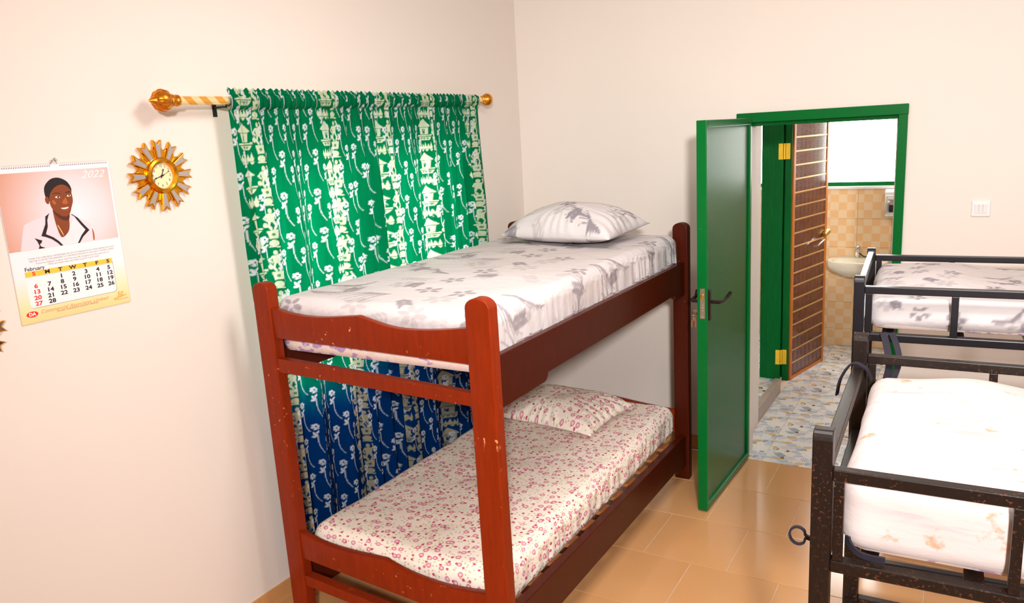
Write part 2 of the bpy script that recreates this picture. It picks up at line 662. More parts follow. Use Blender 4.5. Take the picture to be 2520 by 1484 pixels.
def wavy(p, seed, scale, octs=3):
    """cheap smooth noise: sum of random plane waves; p (n,k)"""
    r = np.random.default_rng(seed)
    out = np.zeros(len(p))
    amp = 1.0
    for o in range(octs):
        for _ in range(4):
            d = r.normal(size=p.shape[1])
            d /= np.linalg.norm(d)
            out += amp * np.sin((p @ d) * scale * (2 ** o) * r.uniform(0.7, 1.3) + r.uniform(0, 6.28)) / 4
        amp *= 0.5
    return out


def rounded_box(name, lo, hi, r, step, mat, parent, org, disp=None, color=None, want_uv=False, zcut=None, seed=0):
    lo, hi = np.array(lo, float), np.array(hi, float)
    n = np.maximum(2, np.round((hi - lo) / step).astype(int))
    keys, quads = [], []

    def face(ax, side):
        a, b = [i for i in range(3) if i != ax]
        I, J = np.meshgrid(np.arange(n[a] + 1), np.arange(n[b] + 1), indexing='ij')
        k = np.zeros(I.shape + (3,), int)
        k[..., a] = I
        k[..., b] = J
        k[..., ax] = n[ax] if side else 0
        base = sum(len(x) for x in keys)
        keys.append(k.reshape(-1, 3))
        idx = np.arange(I.size).reshape(I.shape) + base
        q = np.stack([idx[:-1, :-1], idx[1:, :-1], idx[1:, 1:], idx[:-1, 1:]], -1).reshape(-1, 4)
        flip = (side == 0) ^ (ax == 1)
        quads.append(q[:, ::-1] if flip else q)
    for ax in range(3):
        for side in (0, 1):
            face(ax, side)
    K = np.concatenate(keys)
    Q = np.concatenate(quads)
    code = (K[:, 0] * (n[1] + 1) + K[:, 1]) * (n[2] + 1) + K[:, 2]
    _, first, inv = np.unique(code, return_index=True, return_inverse=True)
    K = K[first]
    Q = inv.reshape(-1)[Q]
    p = lo + (hi - lo) * K / n
    rr = np.minimum(r, (hi - lo) / 2 * 0.999)
    inner = np.clip(p, lo + rr, hi - rr)
    d = p - inner
    ln = np.linalg.norm(d / rr, axis=1, keepdims=True)
    N = d / rr / np.maximum(ln, 1e-9)
    P = inner + rr * N
    top = hi[2]
    drop = top - p[:, 2]
    u = p[:, 0].copy()
    v = p[:, 1].copy()
    u += np.where(K[:, 0] == n[0], drop, 0) - np.where(K[:, 0] == 0, drop, 0)
    v += np.where((K[:, 1] == n[1]) & (K[:, 0] > 0) & (K[:, 0] < n[0]), drop, 0) - \
        np.where((K[:, 1] == 0) & (K[:, 0] > 0) & (K[:, 0] < n[0]), drop, 0)
    UV = np.stack([u, v], 1)
    if disp is not None:
        P = disp(P, N, UV)
    if zcut is not None:
        zc = zcut(P) if callable(zcut) else zcut
        keep = (P[:, 2] > zc)[Q].all(1)
        Q = Q[keep]
        used = np.unique(Q)
        remap = -np.ones(len(P), int)
        remap[used] = np.arange(len(used))
        Q = remap[Q]
        P, UV = P[used], UV[used]
    col = color(UV) if color is not None else None
    o = grid_mesh(name, P, Q, mat, parent, org, col, UV if want_uv else None)
    return o


# ------------------------------------------------------------------ raster of printed cloth
class Ras:
    """float coverage masks on a regular grid, x right, y up, in metres"""

    def __init__(self, w, h, res):
        self.res = res
        self.W, self.H = int(round(w / res)), int(round(h / res))
        self.m = np.zeros((self.H, self.W), np.float32)

    def _win(self, x0, x1, y0, y1):
        i0, i1 = max(0, int(x0 / self.res) - 1), min(self.W, int(x1 / self.res) + 2)
        j0, j1 = max(0, int(y0 / self.res) - 1), min(self.H, int(y1 / self.res) + 2)
        if i0 >= i1 or j0 >= j1:
            return None
        X, Y = np.meshgrid((np.arange(i0, i1) + 0.5) * self.res, (np.arange(j0, j1) + 0.5) * self.res)
        return (slice(j0, j1), slice(i0, i1)), X, Y

    def poly(self, pts, val=1.0):
        xs, ys = [p[0] for p in pts], [p[1] for p in pts]
        w = self._win(min(xs), max(xs), min(ys), max(ys))
        if w is None:
            return
        sl, X, Y = w
        ins = np.zeros(X.shape, bool)
        for (xa, ya), (xb, yb) in zip(pts, pts[1:] + pts[:1]):
            if ya == yb:
                continue
            ins ^= ((ya > Y) != (yb > Y)) & (X < (xb - xa) * (Y - ya) / (yb - ya) + xa)
        self.m[sl] = np.where(ins, val, self.m[sl])

    def ell(self, x, y, a, b, ang=0.0, val=1.0):
        R_ = max(a, b)
        w = self._win(x - R_, x + R_, y - R_, y + R_)
        if w is None:
            return
        sl, X, Y = w
        c, s = math.cos(ang), math.sin(ang)
        dx, dy = X - x, Y - y
        ins = ((dx * c + dy * s) / a) ** 2 + ((-dx * s + dy * c) / b) ** 2 <= 1
        self.m[sl] = np.where(ins, val, self.m[sl])

    def line(self, pts, w0, w1=None, val=1.0):
        w1 = w0 if w1 is None else w1
        n = len(pts) - 1
        for k in range(n):
            (xa, ya), (xb, yb) = pts[k], pts[k + 1]
            hw = (w0 + (w1 - w0) * k / n) / 2
            w = self._win(min(xa, xb) - hw, max(xa, xb) + hw, min(ya, yb) - hw, max(ya, yb) + hw)
            if w is None:
                continue
            sl, X, Y = w
            dx, dy = xb - xa, yb - ya
            t = np.clip(((X - xa) * dx + (Y - ya) * dy) / (dx * dx + dy * dy + 1e-12), 0, 1)
            ins = (X - xa - t * dx) ** 2 + (Y - ya - t * dy) ** 2 <= hw * hw
            self.m[sl] = np.where(ins, val, self.m[sl])

    def stamp(self, other, x, y):
        i, j = int(x / self.res), int(y / self.res)
        i0, j0 = max(0, i), max(0, j)
        i1, j1 = min(self.W, i + other.W), min(self.H, j + other.H)
        if i0 >= i1 or j0 >= j1:
            return
        src = other.m[j0 - j:j1 - j, i0 - i:i1 - i]
        self.m[j0:j1, i0:i1] = np.maximum(self.m[j0:j1, i0:i1], src)

    def at(self, x, y, wrap=False):
        fx = np.asarray(x) / self.res - 0.5
        fy = np.asarray(y) / self.res - 0.5
        i, j = np.floor(fx).astype(int), np.floor(fy).astype(int)
        a, b = fx - i, fy - j

        def g(jj, ii):
            if wrap:
                return self.m[jj % self.H, ii % self.W]
            return self.m[np.clip(jj, 0, self.H - 1), np.clip(ii, 0, self.W - 1)]
        return (g(j, i) * (1 - a) + g(j, i + 1) * a) * (1 - b) + (g(j + 1, i) * (1 - a) + g(j + 1, i + 1) * a) * b


# ================================================================== SETTING
YB, XR, ZC = -6.4, 4.6, 3.1       # back wall, right wall, ceiling
BY = 2.70                         # bathroom back wall
BX0, BX1, BZ = 0.55, 2.42, 2.62   # bathroom extents

# --- window wall, with an opening behind the curtain
WY0, WY1, WZ0, WZ1 = -2.27, -0.74, 0.88, 1.97
w = MB()
w.box(-0.18, 0, YB, WY0, 0, ZC).box(-0.18, 0, WY1, 0.0, 0, ZC)
w.box(-0.18, 0, WY0, WY1, 0, WZ0).box(-0.18, 0, WY0, WY1, WZ1, ZC)
wall_left = struct(w.build('wall_left', M['wall'], org=(0, -3, 0)), 'cream painted wall with the curtained window')

# --- end wall with the doorway to the washroom
DX0, DX1, DZ = 1.455, 2.212, 1.975
w = MB()
w.box(0, DX0 - 0.02, 0, 0.13, 0, ZC).box(DX1 + 0.02, XR, 0, 0.13, 0, ZC).box(DX0 - 0.02, DX1 + 0.02, 0, 0.13, DZ + 0.02, ZC)
wall_far = struct(w.build('wall_far', M['wall'], org=(2, 0, 0)), 'cream painted end wall with the doorway')
w = MB().box(XR, XR + 0.15, YB, 0, 0, ZC)
struct(w.build('wall_right', M['wall'], org=(XR, -3, 0)))
w = MB().box(-0.18, XR + 0.15, YB - 0.15, YB, 0, ZC)
struct(w.build('wall_back', M['wall'], org=(2, YB, 0)))
w = MB().box(-0.18, XR + 0.15, YB - 0.15, 0.13, ZC, ZC + 0.12)
struct(w.build('ceiling', M['ceiling'], org=(2, -3, ZC)))

# --- floor: slab with separate tiles in running bond
fl_slab = MB().box(-0.18, XR + 0.15, YB - 0.15, -0.0405, -0.1, -0.0045).build('floor', M['grout'], org=(2, -3, 0))
struct(fl_slab, 'tan glazed tile floor in running bond')
TW, TH, JW = 0.3935, 0.4228, 0.0035
tile_mesh = {}


def tile(parent, mat, x0, x1, y0, y1, z, th, name='floor_tile'):
    key = (name, round(x1 - x0, 3), round(y1 - y0, 3), th)
    cx, cy = (x0 + x1) / 2, (y0 + y1) / 2
    if key not in tile_mesh:
        hx, hy = (x1 - x0 - JW) / 2, (y1 - y0 - JW) / 2
        b = 0.0012
        me = bpy.data.meshes.new(name)
        vs = [(sx * hx, sy * hy, -th) for sx, sy in ((-1, -1), (1, -1), (1, 1), (-1, 1))]
        vs += [(sx * hx, sy * hy, -b) for sx, sy in ((-1, -1), (1, -1), (1, 1), (-1, 1))]
        vs += [(sx * (hx - b), sy * (hy - b), 0) for sx, sy in ((-1, -1), (1, -1), (1, 1), (-1, 1))]
        fs = [(8, 9, 10, 11), (3, 2, 1, 0)]
        for k in range(4):
            k2 = (k + 1) % 4
            fs += [(k, k2, k2 + 4, k + 4), (k + 4, k2 + 4, k2 + 8, k + 8)]
        me.from_pydata(vs, [], fs)
        me.materials.append(mat)
        me.update()
        tile_mesh[key] = me
    o = bpy.data.objects.new(name, tile_mesh[key])
    COL.objects.link(o)
    o.parent = parent
    po = parent['_org']
    o.location = (cx - po[0], cy - po[1], z - po[2])
    return o


offs = [1.6712, 1.4774, 1.3019, 1.5347]
y1 = -0.0405
row = 0
while y1 > YB + 0.01:
    y0 = max(YB, (-0.4664 if row == 0 else y1 - TH))
    o = offs[row] if row < 4 else 1.30 + 0.19 * ((row * 7) % 3)
    xs = [x for x in (o + TW * k for k in range(-6, 12)) if 0.05 < x < XR - 0.05]
    xs = [0.0] + xs + [XR]
    for a, b in zip(xs, xs[1:]):
        tile(fl_slab, M['floor_tile'], a, b, y0, y1, 0.0, 0.004)
    y1 = y0
    row += 1

# --- skirting tiles
for nm, ax in (('baseboard_left', 0), ('baseboard_far', 1)):
    if ax == 0:
        base = MB().box(0.0, 0.006, YB, -0.008, 0.0, 0.088)
    else:
        base = MB().box(0.008, 1.395, -0.006, 0.0, 0.0, 0.088).box(2.262, XR, -0.006, 0.0, 0.0, 0.088)
    bb = struct(base.build(nm, M['grout'], org=(0.0, -2.5, 0) if ax == 0 else (1, 0, 0)))
    t = 0.0
    if ax == 0:
        y = -2.496 - 0.3935 * 9
        while y < -0.02:
            a, b = max(y, YB) + 0.0015, min(y + 0.3935, -0.012) - 0.0015
            MB().box(0.004, 0.011, a, b, 0.0, 0.09).build('skirting_tile', M['skirting'], bb, bevel=0.001, segs=1)
            y += 0.3935
    else:
        for lo_, hi_ in ((0.012, 1.395), (2.262, XR)):
            x = lo_
            while x < hi_ - 0.01:
                MB().box(x + 0.0015, min(x + 0.3935, hi_) - 0.0015, -0.011, -0.004, 0.0, 0.09).build('skirting_tile', M['skirting'], bb, bevel=0.001, segs=1)
                x += 0.3935

# --- window behind the curtain
win = struct(MB().box(-0.12, -0.07, WY0, WY1, WZ0, WZ0 + 0.05).box(-0.12, -0.07, WY0, WY1, WZ1 - 0.05, WZ1)
             .box(-0.12, -0.07, WY0, WY0 + 0.05, WZ0, WZ1).box(-0.12, -0.07, WY1 - 0.05, WY1, WZ0, WZ1)
             .build('window_1', M['white_sill'], org=(-0.1, -1.5, WZ0)), 'window behind the printed curtain')
for yy, hw in ((-1.92, 0.016), (-1.57, 0.06), (-1.16, 0.016)):
    MB().box(-0.12, -0.07, yy - hw, yy + hw, WZ0 + 0.05, WZ1 - 0.05).build('mullion', M['white_sill'], win)
edges = [WY0 + 0.05, -1.92, -1.57, -1.16, WY1 - 0.05]
for a, b in zip(edges, edges[1:]):
    MB().box(-0.098, -0.092, a + 0.02, b - 0.02, WZ0 + 0.05, WZ1 - 0.05).build('pane', M['glass_dimmed'], win)

# --- green door frame
frame = struct(MB().box(1.40, 2.258, -0.028, 0.0, 1.975, 2.028).build('trim_1', M['green'], org=(1.85, 0, 0), bevel=0.004),
               'glossy green door frame around the washroom doorway')
MB().box(2.213, 2.256, -0.027, -0.0, 0, 1.975).build('jamb', M['green'], frame, bevel=0.003)
MB().box(1.402, 1.455, -0.024, -0.0, 0, 1.975).build('jamb', M['green'], frame, bevel=0.003)
MB().box(2.212, 2.232, 0.0, 0.13, 0, 1.975).build('jamb_lining', M['green'], frame)
MB().box(1.435, 1.47, 0.0, 0.13, 0, 1.975).build('jamb_lining', M['wall'], frame)
MB().box(1.47, 2.212, 0.0, 0.13, 1.955, 1.995).build('head_lining', M['green_dark'], frame)
MB().box(2.200, 2.212, 0.08, 0.13, 0, 1.955).build('door_stop', M['wall'], frame)

# --- washroom beyond the doorway
bf = struct(MB().box(BX0, BX1, -0.0405, BY + 0.12, -0.1, -0.0045).build('floor_washroom', M['grout'], org=(1.8, 1.2, 0)),
            'washroom floor of mosaic printed tiles')
xs = [1.404, 1.565, 2.005, BX1]
ys = [-0.0405, 0.04, 0.48, 0.92, 1.36, 1.80, 2.24, BY]
for a, b in zip(xs[:-1], xs[1:]):
    for c, d in zip(ys, ys[1:]):
        tile(bf, M['pebble'], a, b, c, d, 0.0, 0.004, 'mosaic_tile')
# raised cubicle floor and its kerb
kb = struct(MB().box(1.36, 1.402, 0.562, 1.262, 0, 0.1).build('trim_2', M['kerb'], org=(1.4, 0.9, 0), bevel=0.003),
            'low tiled kerb of the shower cubicle')
cf = struct(MB().box(BX0, 1.36, 0.13, BY, 0.0, 0.088).build('floor_cubicle', M['grout'], org=(1.0, 1.2, 0)))
for a, b in ((BX0, 0.92), (0.92, 1.36)):
    for c in range(6):
        tile(cf, M['pebble'], a, b, 0.13 + 0.428 * c, 0.13 + 0.428 * (c + 1), 0.092, 0.004, 'mosaic_tile')
struct(MB().box(1.30, 1.402, 0.13, 0.562, 0, BZ).build('wall_partition', M['wall'], org=(1.35, 0.3, 0)))
w = MB().box(BX0 - 0.1, BX0, 0.13, BY, 0, BZ)
struct(w.build('wall_washroom_left', M['pale_shower'], org=(BX0, 1.5, 0)))
w = MB().box(BX1, BX1 + 0.1, 0.13, BY, 0, BZ)
struct(w.build('wall_washroom_right', M['pale_shower'], org=(BX1, 1.5, 0)))
w = MB().box(BX0 - 0.1, BX1 + 0.1, 0.13, BY + 0.1, BZ, BZ + 0.1)
struct(w.build('ceiling_washroom', M['ceiling'], org=(1.5, 1.5, BZ)))
SZ = 1.378
w = MB().box(BX0 - 0.1, BX1 + 0.1, BY + 0.008, BY + 0.12, 0, SZ + 0.02).box(BX0 - 0.1, BX1 + 0.1, BY + 0.008, BY + 0.12, 2.45, BZ)
w.box(BX0 - 0.1, 0.75, BY + 0.008, BY + 0.12, SZ, BZ).box(2.25, BX1 + 0.1, BY + 0.008, BY + 0.12, SZ, BZ)
wb = struct(w.build('wall_washroom_back', M['grout'], org=(1.5, BY, 0)), 'washroom back wall of peach checked tiles')
zr = [0.0, 0.154, 0.395, 0.637, 0.88, 1.125, SZ]
xr = [BX0, 0.653, 0.919, 1.186, 1.452, 1.718, 1.985, 2.252, BX1]
for za, zb in zip(zr, zr[1:]):
    for a, b in zip(xr, xr[1:]):
        MB().box(a + 0.0012, b - 0.0012, BY, BY + 0.009, za + 0.0012, zb - 0.0012).build('wall_tile', M['check_tile'], wb)
struct(MB().box(BX0, BX1, BY - 0.012, BY + 0.03, SZ, SZ + 0.022).build('trim_3', M['white_sill'], org=(1.5, BY, SZ), bevel=0.003),
       'white ledge on top of the washroom wall tiles')
wn = struct(MB().box(0.75, 2.25, BY + 0.03, BY + 0.08, SZ + 0.022, SZ + 0.055).box(0.75, 2.25, BY + 0.03, BY + 0.08, 2.40, 2.45)
            .box(0.75, 0.79, BY + 0.03, BY + 0.08, SZ + 0.055, 2.4).box(2.21, 2.25, BY + 0.03, BY + 0.08, SZ + 0.055, 2.4)
            .build('window_2', M['green'], org=(1.5, BY, SZ)), 'bright washroom window in a green frame')
for a, b in ((0.79, 1.31), (1.36, 2.21)):
    MB().box(a, b, BY + 0.052, BY + 0.058, SZ + 0.055, 2.40).build('pane', M['glass'], wn)
MB().box(1.31, 1.36, BY + 0.03, BY + 0.08, SZ + 0.055, 2.40).build('mullion', M['green'], wn)

# --- cubicle frame and its slatted door
cfr = struct(MB().box(1.245, 1.292, 1.27, 1.33, 0.092, 1.99).box(1.292, 1.394, 1.262, 1.33, 0.092, 1.99).box(1.36, 1.446, 1.322, 1.345, 0.092, 1.99)  # last box: added backing strip, blocks window light in the hinge gap
             .build('trim_4', M['green_dark'], org=(1.3, 1.3, 0.1), bevel=0.003), 'dark green jamb of the shower cubicle')
MB().box(1.245, 1.41, 1.28, 1.34, 1.99, 2.05).build('frame_head', M['green_dark'], cfr)
H0, H1 = Vector((1.452, 1.315, 0)), Vector((1.590, 1.915, 0))
dirv = (H1 - H0).normalized()
nrm = Vector((dirv.y, -dirv.x, 0))           # towards the room
LZ0, LZ1 = 0.075, 1.985
leaf = struct(MB().bar(H0 - nrm * 0.02 + Vector((0, 0, (LZ0 + LZ1) / 2)), H1 - nrm * 0.02 + Vector((0, 0, (LZ0 + LZ1) / 2)), 0.024, LZ1 - LZ0)
              .build('door_2', M['orange_wood'], org=(1.45, 1.315, LZ0)), 'shower cubicle door of brown printed slats')
ns = 19
L = (H1 - H0).length
for k in range(2):
    p = H0 if k == 0 else H1 - dirv * 0.034
    q = p + dirv * (0.030 if k == 0 else 0.034)
    MB().bar(p - nrm * 0.014 + Vector((0, 0, (LZ0 + LZ1) / 2)), q - nrm * 0.014 + Vector((0, 0, (LZ0 + LZ1) / 2)), 0.04, LZ1 - LZ0).build('stile', M['orange_wood'], leaf, bevel=0.002)
a, b = H0 + dirv * 0.03, H1 - dirv * 0.034
MB().bar(a - nrm * 0.006 + Vector((0, 0, LZ0 + 0.014)), b - nrm * 0.006 + Vector((0, 0, LZ0 + 0.014)), 0.016, 0.028).build('bottom_rail', M['orange_wood'], leaf)
z = LZ0 + 0.03
hs = (LZ1 - 0.03 - z) / ns
for k in range(ns):
    zc = z + hs * (k + 0.5)
    MB().bar(a - nrm * 0.004 + Vector((0, 0, zc)), b - nrm * 0.004 + Vector((0, 0, zc)), 0.01, hs - 0.012).build('slat', M['laminate'], leaf, bevel=0.001, segs=1)
    MB().bar(a - nrm * 0.004 + Vector((0, 0, zc + hs / 2)), b - nrm * 0.004 + Vector((0, 0, zc + hs / 2)), 0.014, 0.011).build('bead', M['gold_strip'], leaf)
# hinge stile painted green, with two brass hinges
MB().box(1.402, 1.448, 1.285, 1.32, 0.08, 1.985).build('hinge_stile', M['green_dark'], leaf, bevel=0.003)
for zz in (1.765, 0.265):
    h = MB().box(1.362, 1.392, 1.256, 1.262, zz - 0.055, zz + 0.055).box(1.406, 1.436, 1.279, 1.285, zz - 0.055, zz + 0.055)
    h.lathe([(0.007, -0.055), (0.007, 0.055)], (1.399, 1.268, zz), (0, 0, 1), 10).build('hinge', M['hinge'], leaf)
hp = H0 + dirv * 0.36 + nrm * 0.012
MB().tube([hp + Vector((0, 0, 1.04)), hp + nrm * 0.03 + Vector((0, 0, 1.045)), hp + dirv * 0.12 + nrm * 0.03 + Vector((0, 0, 1.075)), hp + dirv * 0.12 + Vector((0, 0, 1.08))], 0.006).build('pull_handle', M['chrome'], leaf, smooth=True)
hp = H1 - dirv * 0.05 + nrm * 0.02
MB().bar(hp - dirv * 0.04 + Vector((0, 0, 1.10)), hp + dirv * 0.05 + Vector((0, 0, 1.125)), 0.03, 0.03).build('latch', M['brass'], leaf, bevel=0.004)

# --- the green door, opened into the room
DO = Vector((1.488, -0.030, 0))
DE = Vector((1.463, -0.806, 0))
dd = (DE - DO).normalized()
dn = Vector((-dd.y, dd.x, 0))                 # +x face
if dn.x < 0:
    dn = -dn
TD = 0.05
DZ0, DZ1 = 0.008, 2.0


def dbar(s0, s1, n0, n1, z0, z1):
    """box on the door: s along width from hinge, n depth from the visible face"""
    a = DO + dd * s0 + dn * ((n0 + n1) / 2) + Vector((0, 0, (z0 + z1) / 2))
    b = DO + dd * s1 + dn * ((n0 + n1) / 2) + Vector((0, 0, (z0 + z1) / 2))
    return MB().bar(a, b, abs(n1 - n0), z1 - z0)


DW = (DE - DO).length
door = struct(dbar(0.03, DW - 0.03, -0.04, -0.012, DZ0 + 0.03, DZ1 - 0.03).build('door_1', M['green_dark'], org=(DO.x, DO.y, 0)),
              'open green panelled door with lever handles')
dbar(0, 0.03, -TD, 0, DZ0, DZ1).build('stile', M['green'], door, bevel=0.003)
dbar(DW - 0.022, DW, -TD, 0, DZ0, DZ1).build('stile', M['green'], door, bevel=0.004)
dbar(0.03, DW - 0.022, -TD, 0, DZ0, DZ0 + 0.035).build('rail', M['green'], door, bevel=0.003)
dbar(0.03, DW - 0.022, -TD, 0, DZ1 - 0.035, DZ1).build('rail', M['green'], door, bevel=0.003)
dbar(DW, DW + 0.002, -0.034, -0.010, 1.04, 1.192).build('lock_plate', M['steel'], door)
dbar(DW + 0.002, DW + 0.010, -0.030, -0.014, 1.14, 1.165).build('latch', M['brass'], door, bevel=0.003)
for zz in (1.185, 1.11, 1.095, 1.08, 1.048):
    p = DE + dn * (-0.022) + Vector((0, 0, zz)) + dd * 0.002
    MB().lathe([(0.0035, 0), (0.0035, 0.002), (0.001, 0.003)], p, dd, 10).build('screw', M['chrome'], door)
for side in (1, -1):
    n0 = -0.011 if side > 0 else -0.041
    dbar(DW - 0.075, DW - 0.047, n0, n0 + side * 0.011, 1.02, 1.178).build('handle_plate', M['bronze'], door, bevel=0.004)
    p = DO + dd * (DW - 0.061) + dn * (n0 + side * 0.01) + Vector((0, 0, 1.115))
    pts = [p, p + dn * side * 0.045, p + dn * side * 0.052 - dd * 0.02, p + dn * side * 0.055 - dd * 0.09 + Vector((0, 0, 0.004)),
           p + dn * side * 0.062 - dd * 0.125 + Vector((0, 0, 0.026))]
    MB().tube(pts, 0.009, 10).build('lever', M['bronze'], door, smooth=True)
# bunch of keys in the lock on the far side
kp = DO + dd * (DW - 0.061) + dn * (-TD - 0.004) + Vector((0, 0, 1.062))
kt = thing('key_bunch', 'small bunch of keys hanging from the green door lock', 'keys', tuple(kp))
MB().box(kp.x - 0.03, kp.x + 0.002, kp.y - 0.002, kp.y + 0.002, kp.z - 0.008, kp.z + 0.008).build('key', M['key'], kt, bevel=0.001, segs=1)
ring = [(kp.x - 0.030 + 0.012 * math.cos(a), kp.y, kp.z - 0.012 + 0.014 * math.sin(a)) for a in [k * math.pi / 8 for k in range(17)]]
MB().tube(ring, 0.0015, 6).build('key_ring', M['chrome'], kt, smooth=True)
for k, dx in enumerate((-0.012, 0.004)):
    bx_, bz_ = kp.x - 0.030, kp.z - 0.030
    MB().prism([(bx_ - 0.008, bz_), (bx_ + 0.008, bz_), (bx_ + 0.009, bz_ - 0.018), (bx_ + 0.003 + dx, bz_ - 0.022),
                (bx_ + 0.003 + dx, bz_ - 0.055), (bx_ - 0.003 + dx, bz_ - 0.055), (bx_ - 0.004 + dx, bz_ - 0.022), (bx_ - 0.009, bz_ - 0.018)],
               'y', kp.y - 0.004 + 0.004 * k, kp.y - 0.002 + 0.004 * k).build('key', M['key'], kt)

# --- ceiling lamp fitting (its light is set at the top)
cl = thing('ceiling_lamp', 'long white ceiling lamp fitting above the middle of the room', 'lamp', (2.0, -2.4, 3.1))
MB().box(1.32, 2.68, -2.7, -2.1, 3.055, 3.1).build('housing', M['white_plastic'], cl, bevel=0.01)

# ================================================================== WALL THINGS
# --- curtain rod
RX, RZ0, RZ1 = 0.085, 2.166, 2.190


def rod_z(y):
    return RZ0 + (RZ1 - RZ0) * (y + 2.62) / (2.62 - 0.58)


rod = thing('curtain_rod', 'gold curtain pole with striped shaft and ball finials above the green curtain', 'curtain rod', (RX, -1.6, 2.18))
MB().tube([(RX, -2.625, rod_z(-2.625)), (RX, -0.575, rod_z(-0.575))], 0.0155, 16).build('pole', M['rod'], rod, smooth=True)
prof = [(0.016, 0), (0.021, 0.004), (0.021, 0.012), (0.017, 0.016), (0.017, 0.024), (0.023, 0.028), (0.023, 0.036), (0.019, 0.040)]
for k in range(13):
    a = -math.pi / 2 + 0.5 + (math.pi - 0.9) * k / 12
    prof.append((0.034 * math.cos(a) + 0.003, 0.068 + 0.034 * math.sin(a)))
prof += [(0.012, 0.106), (0.008, 0.112), (0.002, 0.120)]
fin = MB().lathe(prof, (RX, -2.615, rod_z(-2.62)), (0, -1, 0), 28).build('finial', M['gold_old'], rod, smooth=True)
for k in range(12):
    a = 2 * math.pi * k / 12
    pts = []
    for j in range(9):
        t = -1.1 + 2.2 * j / 8
        r = 0.0375 * math.cos(t)
        pts.append((RX + r * math.cos(a), -2.683 - 0.034 * math.sin(t), rod_z(-2.62) + r * math.sin(a)))
    MB().tube(pts, 0.0028, 6).build('flute', M['gold_old'], fin, smooth=True)
fin2 = MB().lathe([(r * 0.95, h * 0.9) for r, h in prof[:-3]] + [(0.004, 0.100)], (RX, -0.585, rod_z(-0.58)), (0, 1, 0), 24).build('finial', M['gold_old'], rod, smooth=True)
for yy in (-2.395, -0.655):
    b = MB().box(0.0005, 0.004, yy - 0.009, yy + 0.009, 2.112, 2.158).box(0.002, RX - 0.014, yy - 0.004, yy + 0.004, 2.142, 2.150)
    zz = rod_z(yy)
    ring = [(RX + 0.020 * math.cos(a), yy, zz + 0.020 * math.sin(a)) for a in [math.pi * 0.9 + k * math.pi * 1.2 / 10 for k in range(11)]]
    b.tube(ring, 0.0035, 6)
    b.build('bracket', M['black'], rod)

# --- printed curtain
FW, FH = 2.2, 2.02                     # flat fabric width and height shown
CZ0, CZ1 = 0.195, 2.213


def flower_stamp(flip, res):
    r = Ras(0.052, 0.17, res)
    cx = 0.016
    st = [(cx + 0.001 + 0.003 * math.sin(k / 14 * 5.0) + 0.018 * max(0, k / 14 - 0.40) ** 1.6 * 3.0, 0.120 - 0.100 * k / 14) for k in range(15)]
    r.line(st, 0.0034, 0.0020)
    r.ell(cx - 0.005, 0.113, 0.0044, 0.0100, 0.4)
    r.ell(cx - 0.0065, 0.100, 0.0072, 0.0048, 0.3)
    r.ell(cx + 0.0055, 0.122, 0.0034, 0.0075, -0.4)
    for k in range(6):
        a = k * math.pi / 3 + 0.3
        r.ell(cx + 0.0080 * math.cos(a), 0.147 + 0.0105 * math.sin(a), 0.0050, 0.0054)
    r.ell(cx, 0.147, 0.006, 0.008)
    r.ell(cx + 0.002, 0.1485, 0.0030, 0.0040, 0, 0.05)
    r.ell(cx - 0.0055, 0.139, 0.0022, 0.0034, 0, 0.15)
    r.ell(cx + 0.0055, 0.1395, 0.0020, 0.0030, 0, 0.15)
    return r


def hut_stamp(res):
    r = Ras(0.165, 0.17, res)
    r.poly([(0.008, 0.128), (0.050, 0.165), (0.098, 0.128), (0.086, 0.124), (0.020, 0.124)])     # roof
    r.poly([(0.022, 0.121), (0.084, 0.121), (0.080, 0.086), (0.028, 0.086)])                     # body
    r.poly([(0.044, 0.112), (0.060, 0.112), (0.060, 0.090), (0.044, 0.090)], 0.0)                # doorway
    r.ell(0.052, 0.108, 0.004, 0.004, 0, 0.9)
    r.poly([(0.004, 0.083), (0.104, 0.085), (0.104, 0.078), (0.004, 0.076)])                     # ledge
    r.poly([(0.012, 0.073), (0.100, 0.074), (0.086, 0.056), (0.026, 0.056)])                     # boat
    for k in range(3):
        r.poly([(0.026 + 0.02 * k, 0.070), (0.036 + 0.02 * k, 0.058), (0.046 + 0.02 * k, 0.070)], 0.25)
    for k in range(6):                                                                            # grass spikes
        r.poly([(0.006 + 0.016 * k, 0.022), (0.013 + 0.016 * k, 0.022 + 0.018 + 0.008 * (k % 2)), (0.021 + 0.016 * k, 0.022)])
    r.poly([(0.004, 0.024), (0.104, 0.024), (0.098, 0.012), (0.010, 0.012)])
    for k in range(4):                                                                            # zigzag row
        r.poly([(0.010 + 0.024 * k, 0.010), (0.021 + 0.024 * k, -0.002), (0.032 + 0.024 * k, 0.010)])
    # figure column: head, bent arms, drum
    r.ell(0.134, 0.152, 0.0085, 0.0100)
    r.poly([(0.118, 0.140), (0.150, 0.142), (0.146, 0.108), (0.124, 0.106)])
    r.line([(0.120, 0.136), (0.110, 0.122), (0.118, 0.112)], 0.007)
    r.line([(0.148, 0.136), (0.158, 0.146), (0.152, 0.160)], 0.007)
    r.line([(0.128, 0.108), (0.122, 0.090), (0.130, 0.078)], 0.009)
    r.line([(0.142, 0.108), (0.150, 0.092), (0.144, 0.078)], 0.009)
    r.ell(0.112, 0.094, 0.0075, 0.0100)
    r.poly([(0.112, 0.072), (0.158, 0.074), (0.152, 0.040), (0.120, 0.038)])
    r.ell(0.136, 0.056, 0.007, 0.006, 0, 0.15)
    r.ell(0.134, 0.020, 0.019, 0.013)
    r.line([(0.116, 0.006), (0.156, 0.004)], 0.005)
    return r


